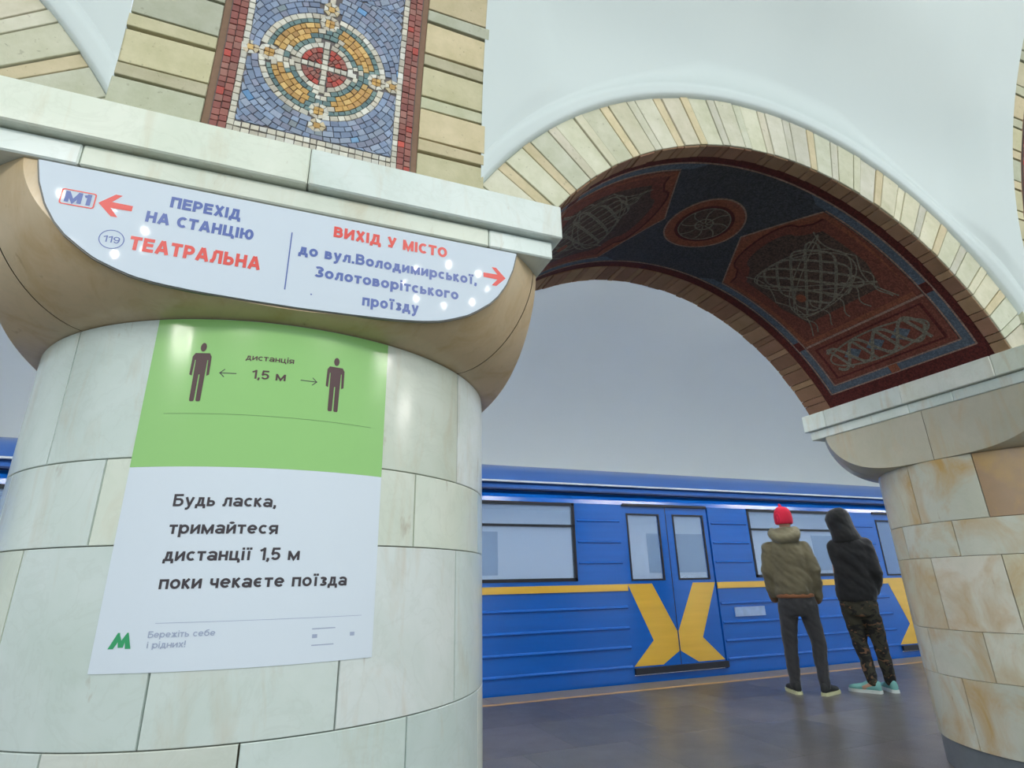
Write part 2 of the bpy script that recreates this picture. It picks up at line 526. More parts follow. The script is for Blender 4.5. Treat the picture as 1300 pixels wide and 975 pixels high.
# ---------------------------------------------------------------- pilasters with mosaic above the columns
def pier(x, z, lift=0.0, cx=CX_L):
    dz = max(0, z-1.2); Rv = 3.3
    y = 1.385-(Rv-math.sqrt(Rv*Rv-dz*dz))
    return U(x+.012*(z-1.2), y-lift, z)
BRICK_TINTS = [(214, 213, 186), (206, 208, 186), (218, 210, 176), (202, 204, 186), (222, 206, 172), (208, 200, 172)]
def brick_tint(warm=0):
    c = R_.choice(BRICK_TINTS); k = R_.uniform(.94, 1.03)
    return srgb(*(min(255, v*k) for v in c))
ZT = 2.62
def quad_on(f, x0, x1, z0, z1, jit=0.0):
    j = lambda: R_.uniform(-jit, jit)
    return [f(x0+j(), z0+j()), f(x1+j(), z0+j()), f(x1+j(), z1+j()), f(x0+j(), z1+j())]

TCOL = dict(blue=[(136, 154, 184), (146, 162, 190), (128, 144, 174), (154, 166, 188), (142, 148, 172)], sky=[(110, 158, 208), (124, 166, 206)],
            white=[(222, 218, 204), (214, 208, 192), (226, 224, 214), (206, 198, 182)], red=[(152, 92, 84), (160, 98, 88), (142, 80, 74), (158, 108, 98)],
            bred=[(196, 84, 72), (184, 76, 66)], gold=[(214, 172, 102), (204, 160, 92), (222, 184, 118), (196, 152, 92)],
            teal=[(112, 140, 140), (122, 146, 142), (100, 128, 132)], cream=[(214, 196, 160), (206, 190, 162)], grey=[(140, 150, 158), (126, 140, 148)])

def make_tesserae(CXM):
    """polygons of the mosaic: list of (4 corners in (x,z), colour)"""
    T = []
    rr = random.Random(11)
    HW = .212; ZB = 1.213
    def add(q, key, clamp=None, gap=.0011):
        if clamp:
            x0, x1, z0, z1 = clamp
            q = [(min(max(a, x0), x1), min(max(b, z0), z1)) for a, b in q]
        ar = 0
        for i in range(4):
            a, b = q[i], q[(i+1) % 4]; ar += a[0]*b[1]-b[0]*a[1]
        ar = abs(ar)/2
        if ar < .00010: return
        cxq = sum(p[0] for p in q)/4; czq = sum(p[1] for p in q)/4
        q2 = []
        for (a, b) in q:
            d = math.hypot(a-cxq, b-czq) or 1e-9; k = max(.5, 1-gap*1.3/d)
            q2.append((cxq+(a-cxq)*k+rr.uniform(-.0008, .0008), czq+(b-czq)*k+rr.uniform(-.0008, .0008)))
        c = rr.choice(TCOL[key]); k = rr.uniform(.9, 1.06)
        T.append((q2, tuple(min(255, v*k) for v in c), ar))
    def colrun(xa, xb, z0, z1, h, key):
        z = z0
        while z < z1-.004:
            hh = min(h*rr.uniform(.8, 1.25), z1-z)
            kk = key
            if key == 'red' and rr.random() < .08: kk = 'bred'
            add([(CXM+xa, z), (CXM+xb, z), (CXM+xb, z+hh), (CXM+xa, z+hh)], kk); z += hh
    for s in (-1, 1):
        colrun(*sorted((s*HW, s*(HW+.017))), 1.172, ZT, .021, 'white')
        colrun(*sorted((s*(HW+.017), s*(HW+.038))), 1.172, ZT, .022, 'red')
        colrun(*sorted((s*(HW+.038), s*(HW+.058))), 1.172, ZT, .022, 'red')
    x = -HW
    while x < HW-.004:
        ww = min(rr.uniform(.018, .026), HW-x)
        add([(CXM+x, 1.193), (CXM+x+ww, 1.193), (CXM+x+ww, 1.211), (CXM+x, 1.211)], 'white'); add([(CXM+x, 1.172), (CXM+x+ww, 1.172), (CXM+x+ww, 1.191), (CXM+x, 1.191)], 'white'); x += ww
    def medallion(cz, zlo, zhi):
        MC = (CXM-.004, cz); VS = 1.04
        clampb = (CXM-HW, CXM+HW, zlo, zhi)
        pt = lambda r, a: (MC[0]+r*math.cos(a), MC[1]+r*VS*math.sin(a))
        knots = [pt(.153, k*PI/2) for k in range(4)]; flowers = [pt(.203, k*PI/2) for k in range(4)]
        spots = [(k, .0275) for k in knots]+[(f_, .024) for f_ in flowers]
        def free(q):
            a = sum(p[0] for p in q)/4; b = sum(p[1] for p in q)/4
            return all(math.hypot(a-k[0], b-k[1]) > r_ for k, r_ in spots)
        def ring(r0, r1, key, length, ja=0, sel=None, clamp=None):
            n_ = max(4, int(2*PI*(r0+r1)/2/length)); ph = rr.uniform(0, 1)
            edges = [2*PI*(i+ph+rr.uniform(-.18, .18))/n_ for i in range(n_)]; edges.append(edges[0]+2*PI)
            for i in range(n_):
                a, b = edges[i], edges[i+1]; mid = ((a+b)/2) % (2*PI)
                k = key(mid) if callable(key) else key
                if k is None: continue
                q = [pt(r0, a), pt(r0, b), pt(r1, b), pt(r1, a)]
                if r0 > .09 and not free(q): continue
                if clamp:
                    cxx = sum(p[0] for p in q)/4; czz = sum(p[1] for p in q)/4
                    if not (clamp[0]-.012 < cxx < clamp[1]+.012 and clamp[2]-.012 < czz < clamp[3]+.012): continue
                add(q, k, clamp)
        # red disc quartered by the white cross
        add([(MC[0]+a, MC[1]+b) for a, b in ((-.010, -.010), (.010, -.010), (.010, .010), (-.010, .010))], 'white')
        for q4 in range(4):
            for (r0, r1, n_) in ((.014, .032, 2), (.032, .050, 3), (.050, .067, 4)):
                m0 = .009/r0 if r0 > .02 else .5; a0 = q4*PI/2+min(.5, m0); a1 = (q4+1)*PI/2-min(.5, m0)
                for i in range(n_):
                    a, b = a0+(a1-a0)*i/n_, a0+(a1-a0)*(i+1)/n_
                    add([pt(r0, a), pt(r0, b), pt(r1, b), pt(r1, a)], 'bred' if rr.random() < .4 else 'red')
        for k in range(4):
            dx, dz = [(1, 0), (0, 1), (-1, 0), (0, -1)][k]
            for i in range(4):
                a0, a1 = .010+i*.0185, .010+(i+1)*.0185-.0005; h = .0085
                if i == 3: a1 = .094
                q = [(MC[0]+dx*u-dz*v, MC[1]+dz*u+dx*v) for u, v in ((a0, -h), (a1, -h), (a1, h), (a0, h))]
                add(q, 'white')
        cross = lambda m_, r_: min(abs(((m_+PI/4) % (PI/2))-PI/4), 9)*r_ < .011
        ring(.067, .084, lambda a: None if cross(a, .075) else 'white', .02)
        ring(.084, .099, lambda a: None if cross(a, .09) else ('white' if abs(((a+PI/4) % (PI/2))-PI/4) < .32 else 'teal'), .018)
        lobe = lambda w_: (lambda a: 'gold' if abs(((a) % (PI/2))-PI/4) < w_ else ('white' if rr.random() < .3 else 'teal'))
        ring(.099, .115, lobe(.36), .019); ring(.115, .132, lobe(.58), .02); ring(.132, .149, lobe(.55), .021)
        ring(.149, .163, 'teal', .019)
        ring(.163, .181, 'white', .0205)
        r0 = .181
        while r0 < .62:
            r1 = r0+rr.uniform(.017, .021)
            ring(r0, r1, lambda a: 'blue' if rr.random() > .05 else ('sky' if rr.random() < .5 else 'grey'), rr.uniform(.022, .028), clamp=clampb); r0 = r1
        for (kx, kz) in knots:
            for i in range(8):
                a, b = 2*PI*i/8, 2*PI*(i+1)/8
                add([(kx+.0155*math.cos(a), kz+.0155*math.sin(a)), (kx+.0155*math.cos(b), kz+.0155*math.sin(b)), (kx+.030*math.cos(b), kz+.030*math.sin(b)), (kx+.030*math.cos(a), kz+.030*math.sin(a))], 'white', None, .0009)
            for i, j in ((-1, -1), (0, -1), (-1, 0), (0, 0)):
                add([(kx+i*.0135, kz+j*.0135), (kx+(i+1)*.0135, kz+j*.0135), (kx+(i+1)*.0135, kz+(j+1)*.0135), (kx+i*.0135, kz+(j+1)*.0135)], 'gold', None, .0008)
        for (kx, kz) in flowers:
            if not (zlo < kz < zhi): continue
            add([(kx-.009, kz-.009), (kx+.009, kz-.009), (kx+.009, kz+.009), (kx-.009, kz+.009)], 'gold', None, .0005)
            T[-1] = T[-1] if T else None
            for i in range(7):
                a, b = 2*PI*i/7, 2*PI*(i+1)/7
                add([(kx+.011*math.cos(a), kz+.011*math.sin(a)), (kx+.011*math.cos(b), kz+.011*math.sin(b)), (kx+.026*math.cos(b), kz+.026*math.sin(b)), (kx+.026*math.cos(a), kz+.026*math.sin(a))], 'white' if i % 2 else 'cream', None, .0009)
        # white thread up to the next medallion
        z = cz+.233
        while z < zhi-.005:
            hh = rr.uniform(.02, .026); add([(MC[0]-.009, z), (MC[0]+.009, z), (MC[0]+.009, min(z+hh, zhi)), (MC[0]-.009, min(z+hh, zhi))], 'white'); z += hh
    medallion(1.473, ZB, 1.748)
    medallion(2.022, 1.748, 2.30)
    z = 2.30
    while z < ZT-.01:
        x = -HW
        while x < HW-.006:
            ww = min(rr.uniform(.019, .028), HW-x); add([(CXM+x, z), (CXM+x+ww, z), (CXM+x+ww, z+.02), (CXM+x, z+.02)], 'blue'); x += ww
        z += .02
    # white threads overlap blue tiles: drop the blue ones underneath
    out = []
    for i, t in enumerate(T):
        c = t[1]
        cxx = sum(p[0] for p in t[0])/4; czz = sum(p[1] for p in t[0])/4
        bluish = c[2] > c[0]*1.04
        if bluish and abs(cxx-(CXM-.004)) < .018 and any(lo < czz < hi for lo, hi in ((1.70, 1.748), (2.25, 2.30), (1.748, 1.80))):
            if not (czz > 1.748 and czz < 1.80): continue
        out.append(t)
    return out

def tess_mesh(name, tiles, par, dx=0.0, kind=None):
    mb = MB(); cols = []
    for (q, c, ar) in tiles:
        lift = .003+((hash((round(q[0][0], 4), round(q[0][1], 4))) % 100)/100)*.0012
        # consistent orientation
        a = sum(q[i][0]*q[(i+1) % 4][1]-q[(i+1) % 4][0]*q[i][1] for i in range(4))
        if a < 0: q = q[::-1]
        front = [pier(x+dx, z, lift) for x, z in q]
        mb.slab(front, (0, .004, 0), .0009)
        cols.append(c)
    me = bpy.data.meshes.new(name); me.from_pydata([tuple(v) for v in mb.v], [], mb.f)
    at = me.color_attributes.new('Col', 'BYTE_COLOR', 'CORNER')
    vals = []
    for i, p in enumerate(me.polygons):
        c = srgb(*cols[i//10])
        vals += list(c)*p.loop_total
    at.data.foreach_set('color', vals)
    o = link(name, me, par, M_tess)
    if kind: o['kind'] = kind
    return o

tiles = make_tesserae(-.036)
def pilaster(dx, label, single):
    root = thing('pilaster', label, 'pilaster', U(-.036+dx, 1.385, 1.0), None)
    cxp = -.036
    mb = MB()
    zz = [1.0+.08*i for i in range(21)]
    for a, b in zip(zz, zz[1:]):
        mb.add([pier(cxp-.50+dx, a, -.03), pier(cxp+.50+dx, a, -.03), pier(cxp+.50+dx, b, -.03), pier(cxp-.50+dx, b, -.03)], [(0, 1, 2, 3)])
    mb.build('backing', M_mortar_dark, root)
    # brown frame strips either side of the mosaic
    for s in (-1, 1):
        x0, x1 = sorted((s*.272, s*.290)); mb = MB()
        for a, b in zip(zz, zz[1:]):
            mb.slab([pier(cxp+x0+dx, a, -.004), pier(cxp+x1+dx, a, -.004), pier(cxp+x1+dx, b, -.004), pier(cxp+x0+dx, b, -.004)], (0, .02, 0), .0)
        mb.build('frame_strip', simple('brown_frame', srgb(140, 112, 92), .85, var=.2, vscale=40), root)
    z = 1.0; k = 0; z = 1.262-.1645*2
    while z < ZT:
        for (z0, z1) in ((z+.0055, z+.0450), (z+.0520, z+.1600)):
            for s in (-1, 1):
                x0, x1 = sorted((s*.291, s*.503)); jx = R_.uniform(-.0018, .0018)
                lf = R_.uniform(0, .005); mb = MB()
                if s < 0: x0 += jx
                else: x1 += jx
                dz1 = R_.uniform(-.0015, .0015); dz2 = R_.uniform(-.0015, .0015)
                q = [pier(cxp+x0+dx, z0+dz1, lf), pier(cxp+x1+dx, z0-dz1, lf), pier(cxp+x1+dx, z1+dz2, lf), pier(cxp+x0+dx, z1-dz2, lf)]
                mb.slab(q, (0, .03, 0), .0016); mb.build('brick', M_brick, root, brick_tint())
        z += .1645
    mp = MB()
    for a, b in zip(zz, zz[1:]):
        mp.slab([pier(cxp-.272+dx, a, -.0005), pier(cxp+.272+dx, a, -.0005), pier(cxp+.272+dx, b, -.0005), pier(cxp-.272+dx, b, -.0005)], (0, .012, 0), .0)
    panel = mp.build('mosaic_panel', M_mosaic_bed, root)
    if single:
        vis = [t for t in tiles if sum(p[1] for p in t[0])/4 < 1.86]
        vis.sort(key=lambda t: -t[2]/(1+abs(sum(p[1] for p in t[0])/4-1.2))**1.5)
        ids = set(id(t) for t in vis[:300])
        for t in vis[:300]: tess_mesh('tessera', [t], panel, dx)
        tess_mesh('tesserae', [t for t in tiles if id(t) not in ids], panel, dx, 'stuff')
    else: tess_mesh('tesserae', tiles, panel, dx, 'stuff')
    return root
pilaster(0, 'brick pilaster with a mosaic medallion, above the near column with the sign', True)
pilaster(2*HALFBAY, 'brick pilaster at the right edge, above the stained column', False)

# ---------------------------------------------------------------- arches
def ringp(cx, a, r, y): return U(cx+r*math.cos(math.radians(a)), y, AZC+r*math.sin(math.radians(a)))
def voussoir(cx, a0, a1, r0, r1, y0, y1, par, name, mat, col, ch=.0016):
    """wedge block: arch angle a0..a1, radii r0..r1, depth y0 (hall) .. y1"""
    p = lambda a, r, y: ringp(cx, a, r, y)
    v = [p(a0, r0, y0), p(a0, r1, y0), p(a1, r1, y0), p(a1, r0, y0), p(a0, r0, y1), p(a0, r1, y1), p(a1, r1, y1), p(a1, r0, y1)]
    bm = bmesh.new(); bv = [bm.verts.new(q) for q in v]
    for f in ((0, 1, 2, 3), (7, 6, 5, 4), (0, 4, 5, 1), (1, 5, 6, 2), (2, 6, 7, 3), (3, 7, 4, 0)): bm.faces.new([bv[i] for i in f])
    bmesh.ops.recalc_face_normals(bm, faces=bm.faces)
    bmesh.ops.bevel(bm, geom=bm.edges[:], offset=ch, segments=1, affect='EDGES')
    me = bpy.data.meshes.new(name); bm.to_mesh(me); bm.free()
    return link(name, me, par, mat, col)

def barrel(cx, r, y0, y1, a0, a1, par, name, mat, n=96):
    mb = MB(); vs = []
    for i in range(n+1):
        a = a0+(a1-a0)*i/n; vs += [ringp(cx, a, r, y0), ringp(cx, a, r, y1)]
    mb.add(vs, [(2*i, 2*i+1, 2*i+3, 2*i+2) for i in range(n)])
    return mb.build(name, mat, par, smooth=True)

VT = [(224, 222, 200), (218, 218, 200), (226, 220, 196), (220, 212, 194), (230, 226, 208), (218, 214, 200)]
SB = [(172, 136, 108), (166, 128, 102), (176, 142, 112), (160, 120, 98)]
def arch(cx, label, full):
    root = thing('arch', label, 'arch', U(cx, 1.4, 1.0))
    A0, A1 = 24.0, 156.0
    a = 92.5-5.1*14
    while a < A1:
        for (d0, d1) in ((-.8, .8), (.8, 4.3)):
            p0, p1 = a+d0+.09, a+d1-.09
            if p0 < A0 or p1 > A1: continue
            kv = R_.uniform(.95, 1.03); c = R_.choice(VT); narrow = d1-d0 < 2
            if narrow and R_.random() < .3: c = (226, 210, 176)
            j = R_.uniform(-.003, .003)
            voussoir(cx, p0, p1, RI+.004, RO+R_.uniform(-.001, .004), 1.402+j, 1.44, root, 'voussoir', M_brick, srgb(*(min(255, q*kv) for q in c)))
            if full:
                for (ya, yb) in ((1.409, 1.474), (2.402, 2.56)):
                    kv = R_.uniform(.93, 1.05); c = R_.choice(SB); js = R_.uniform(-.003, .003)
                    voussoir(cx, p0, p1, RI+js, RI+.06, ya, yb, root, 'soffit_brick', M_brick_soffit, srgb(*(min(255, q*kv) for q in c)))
        a += 5.1
    barrel(cx, RI+.03, 1.41, 2.555, A0, A1, root, 'backing', M_mortar_dark)
    mb = MB()  # backing ring behind the voussoir faces
    vs = []
    for i in range(97):
        an = A0+(A1-A0)*i/96; vs += [ringp(cx, an, RI+.02, 1.425), ringp(cx, an, RO-.015, 1.425)]
    mb.add(vs, [(2*i, 2*i+1, 2*i+3, 2*i+2) for i in range(96)]); mb.build('joint_bed', M_mortar_dark, root)
    mb = MB(); vs = []
    for i in range(97):
        an = A0+(A1-A0)*i/96; vs += [ringp(cx, an, RI+.02, 2.55), ringp(cx, an, RO+.03, 2.55)]
    mb.add(vs, [(2*i, 2*i+1, 2*i+3, 2*i+2) for i in range(96)]); mb.build('joint_bed', M_mortar_dark, root)
    return root
arch_l = arch(XC-2*HALFBAY, 'partly seen brick arch at the top left, left of the mosaic pilaster', False)
barrel(XC-2*HALFBAY, RI+.002, 1.43, 2.56, 24, 156, arch_l, 'soffit', M_navy)
A = arch(XC, 'wide arch with pale voussoirs and dark mosaic soffit over the platform', True)

def sp(a, y, lift=0.0): return ringp(XC, a, RI+.006-lift, y)
soff = barrel(XC, RI+.006, 1.474, 2.402, 24, 156, A, 'soffit_mosaic', M_navy)

def s_poly(pts, lift, name, mat, par=None, label=None):
    """polygon given in (angle, y), cut fine and laid on the soffit"""
    bm = bmesh.new(); vs = [bm.verts.new((p[0], p[1]*40, 0)) for p in pts]
    bm.faces.new(vs)
    bmesh.ops.triangulate(bm, faces=bm.faces[:])
    lo, hi = min(p[0] for p in pts), max(p[0] for p in pts)
    a = math.floor(lo)+1
    while a < hi:
        bmesh.ops.bisect_plane(bm, geom=bm.verts[:]+bm.edges[:]+bm.faces[:], plane_co=(a, 0, 0), plane_no=(1, 0, 0)); a += 1.5
    me = bpy.data.meshes.new(name)
    # give it body: top skin plus rim
    res = bmesh.ops.extrude_face_region(bm, geom=bm.faces[:])
    ext = [e for e in res['geom'] if isinstance(e, bmesh.types.BMVert)]
    for v in ext: v.co.z = -1
    for v in bm.verts: v.co = sp(v.co.x, v.co.y/40, lift if v.co.z > -.5 else lift-.004)
    bmesh.ops.recalc_face_normals(bm, faces=bm.faces)
    bm.to_mesh(me); bm.free()
    o = link(name, me, par or soff, mat)
    if label: o['label'] = label
    return o
def s_strips(lines, w_, lift, name, mat, par=None, closed=False):
    """lines: list of polylines in (angle, y); w_ = width in units"""
    mb = MB()
    for ln in lines:
        n_ = len(ln); k = 1/(RI*PI/180)
        loc = [Vector((p[0]/k, p[1])) for p in ln]
        L_, R2 = [], []
        for i in range(n_):
            if closed: t = loc[(i+1) % n_]-loc[i-1]
            else: t = loc[min(i+1, n_-1)]-loc[max(i-1, 0)]
            if t.length < 1e-9: t = Vector((1, 0))
            t.normalize(); nn = Vector((-t.y, t.x))*w_/2
            L_.append(loc[i]+nn); R2.append(loc[i]-nn)
        vs = []
        for p, q in zip(L_, R2):
            vs += [sp(p.x*k, p.y, lift), sp(q.x*k, q.y, lift), sp(p.x*k, p.y, lift-.003), sp(q.x*k, q.y, lift-.003)]
        fs = []
        for i in range(n_ if closed else n_-1):
            j = ((i+1) % n_)*4; b = i*4
            fs += [(b, b+1, j+1, j), (b, j, j+2, b+2), (b+1, b+3, j+3, j+1)]
        mb.add(vs, fs)
    return mb.build(name, mat, par or soff)
def seg(p, q, n=16): return [(p[0]+(q[0]-p[0])*i/n, p[1]+(q[1]-p[1])*i/n) for i in range(n+1)]
def rng(a, b, n): return [a+(b-a)*i/n for i in range(n+1)]
E0, E1 = 29.4, 150.6
s_poly([(E0, 1.475), (E1, 1.475), (E1, 1.512), (E0, 1.512)], .001, 'border_band', M_darkred)
s_poly([(E0, 2.352), (E1, 2.352), (E1, 2.401), (E0, 2.401)], .001, 'border_band', M_darkred)
for s in (1, -1):
    F = lambda a: 90-s*(90-a)
    s_poly([(F(26), 1.475), (F(31.3), 1.475), (F(31.3), 2.401), (F(26), 2.401)], .0012, 'border_band', M_darkred)
    s_poly([(F(31.5), 1.52), (F(33.2), 1.555), (F(33.2), 2.30), (F(31.5), 2.335)], .0012, 'blue_band', M_blueband)
    s_poly([(F(31.5), 1.52), (F(33.2), 1.56), (F(75), 1.56), (F(78), 1.52)], .0012, 'blue_band', M_blueband)
    s_poly([(F(31.5), 2.335), (F(33.2), 2.295), (F(75), 2.295), (F(78), 2.335)], .0012, 'blue_band', M_blueband)
    s_strips([[(F(a), 1.517) for a in rng(31.4, 90, 50)], [(F(a), 2.342) for a in rng(31.4, 90, 50)], seg((F(31.4), 1.517), (F(31.4), 2.342)),
              [(F(a), 1.562) for a in rng(33.3, 72.5, 36)], [(F(a), 2.292) for a in rng(33.3, 72.5, 36)], seg((F(33.3), 1.562), (F(33.3), 2.292))], .007, .0024, 'pale_line', M_pale)
    s_poly([(F(31.45), 1.90), (F(33.3), 1.90), (F(33.3), 1.95), (F(31.45), 1.95)], .0024, 'tab', M_orange)
    for aa in (46.0,):
        s_poly([(F(aa-1.2), 1.519), (F(aa+1.2), 1.519), (F(aa+1.2), 1.56), (F(aa-1.2), 1.56)], .0024, 'tab', M_darkred)
        s_poly([(F(aa-1.2), 2.296), (F(aa+1.2), 2.296), (F(aa+1.2), 2.338), (F(aa-1.2), 2.338)], .0024, 'tab', M_darkred)
    # lower panel
    lp = s_poly([(F(33.5), 1.57), (F(44.7), 1.57), (F(44.7), 2.285), (F(33.5), 2.285)], .0014, 'braid_panel', M_redbrown)
    s_strips([seg((F(44.9), 1.57), (F(44.9), 2.285))], .012, .0026, 'pale_line', M_pale)
    s_poly([(F(34.6), 1.605), (F(43.6), 1.605), (F(43.6), 2.25), (F(34.6), 2.25)], .0022, 'panel_border', M_darkred, lp)
    s_poly([(F(35.0), 1.62), (F(43.2), 1.62), (F(43.2), 2.235), (F(35.0), 2.235)], .0028, 'panel_field', M_redbrown, lp)
    for yc in (1.785, 1.93, 2.07):
        s_poly([(F(39.1+da), yc+dy) for da, dy in ((-1.7, 0), (0, -.055), (1.7, 0), (0, .055))], .0034, 'blue_fill', M_bluefill, lp)
    y0, y1 = 1.655, 2.20
    lines = []
    for ph in (0, 1):
        lines.append([(F(39.1+3.0*math.sin(PI*(t*3.75)+ph*PI)), y0+(y1-y0)*t) for t in rng(0, 1, 60)])
    for yc in (1.70, 1.855, 2.0, 2.15):
        lines.append(seg((F(35.9), yc-.035), (F(42.4), yc+.035), 8))
    s_strips(lines, .017, .0042, 'strand', M_strand, lp)
    s_strips([[(F(39.1+3.4*math.sin(t)), 1.925+.285*math.cos(t)) for t in rng(0, 2*PI, 60)]], .010, .0038, 'strand', M_strand, lp)
    # cartouche
    outer = [(F(45.2), 1.57), (F(72.6), 1.572), (F(80.1), 1.925), (F(72.6), 2.283), (F(45.2), 2.285)]
    ca = s_poly(outer, .0014, 'cartouche', M_orange)
    s_strips([seg(outer[1], outer[2])+seg(outer[2], outer[3])[1:]], .007, .0028, 'pale_line', M_pale, ca)
    s_poly([(F(45.2), 1.57), (F(72.2), 1.575), (F(45.2), 1.60)], .002, 'edge_field', M_redbrown, ca)
    lobe = []
    for t in rng(0, PI, 18):
        lobe.append((73.2+3.4*math.sin(t)**.8, 1.925-.215*math.cos(t)))
    ogee = [(46.5, 1.60), (71.2, 1.602), (71.6, 1.655)]+lobe+[(71.6, 2.20), (71.2, 2.255), (46.5, 2.255)]
    s_poly([(F(a), y) for a, y in ogee], .0026, 'ogee_field', M_redbrown, ca)
    s_strips([[(F(a), y) for a, y in ogee[1:-1]]], .010, .0036, 'dark_edge', M_darkred, ca)
    lobe2 = [(71.8+2.6*math.sin(t)**.8, 1.925-.16*math.cos(t)) for t in rng(0, PI, 14)]
    fieldp = [(50.5, 1.70), (57.0, 1.655), (68.8, 1.66), (70.8, 1.74)]+lobe2+[(70.8, 2.11), (68.8, 2.19), (57.0, 2.20), (50.5, 2.15)]
    s_poly([(F(a), y) for a, y in fieldp], .0034, 'knot_field', M_umber, ca)
    lines = []
    rk = random.Random(3)
    tri = lambda t: math.asin(math.sin(t)*.97)/(PI/2)
    lines.append([(F(60.6+9.4*tri(9*t+.3)), 1.925+.225*tri(8*t+1.1)) for t in rng(0, 2*PI, 420)])
    lines.append([(F(60.4+8.4*math.sin(3*t)), 1.925+.235*math.sin(4*t+.4)) for t in rng(0, 2*PI, 200)])
    for k in range(5):
        y = 1.70+.11*k; lines.append([(F(a), y+.02*math.sin(a*.9+k)) for a in rng(47.5, 56, 14)])
    for yc, dirn in ((1.66, 1), (2.19, -1)):
        lines.append([(F(a), yc+dirn*.06*abs(math.sin((a-47)*.25))) for a in rng(47, 70, 40)])
    s_strips(lines, .0065, .0046, 'interlace', M_strand, ca)
    dot = [(F(57.2+1.2*math.cos(t)), 2.06+.026*math.sin(t)) for t in rng(0, 2*PI, 12)[:-1]]
    s_poly(dot, .0054, 'orange_dot', M_orange, ca)
# central roundel
kdeg = 180/PI/RI
def disc(r, n=40): return [(90+r*kdeg*math.cos(t), 1.92+r*math.sin(t)) for t in rng(0, 2*PI, n)[:-1]]
ro = s_poly(disc(.205), .0020, 'roundel', M_orange)
s_strips([disc(.203)], .008, .0030, 'pale_line', M_pale, ro, True)
s_poly(disc(.150), .0030, 'roundel_edge', M_darkred, ro)
s_poly(disc(.134), .0038, 'roundel_field', M_umber, ro)
s_strips([disc(.130)], .006, .0048, 'pale_line', M_strand, ro, True)
s_strips([[(90+r*kdeg*math.cos(k*PI/4+.2+.25*math.sin(r*24)), 1.92+r*math.sin(k*PI/4+.2+.25*math.sin(r*24))) for r in rng(.01, .13, 8)] for k in range(8)], .006, .0048, 'spoke', M_strand, ro)
s_strips([disc(.045, 16)], .008, .0050, 'pale_line', M_strand, ro, True)

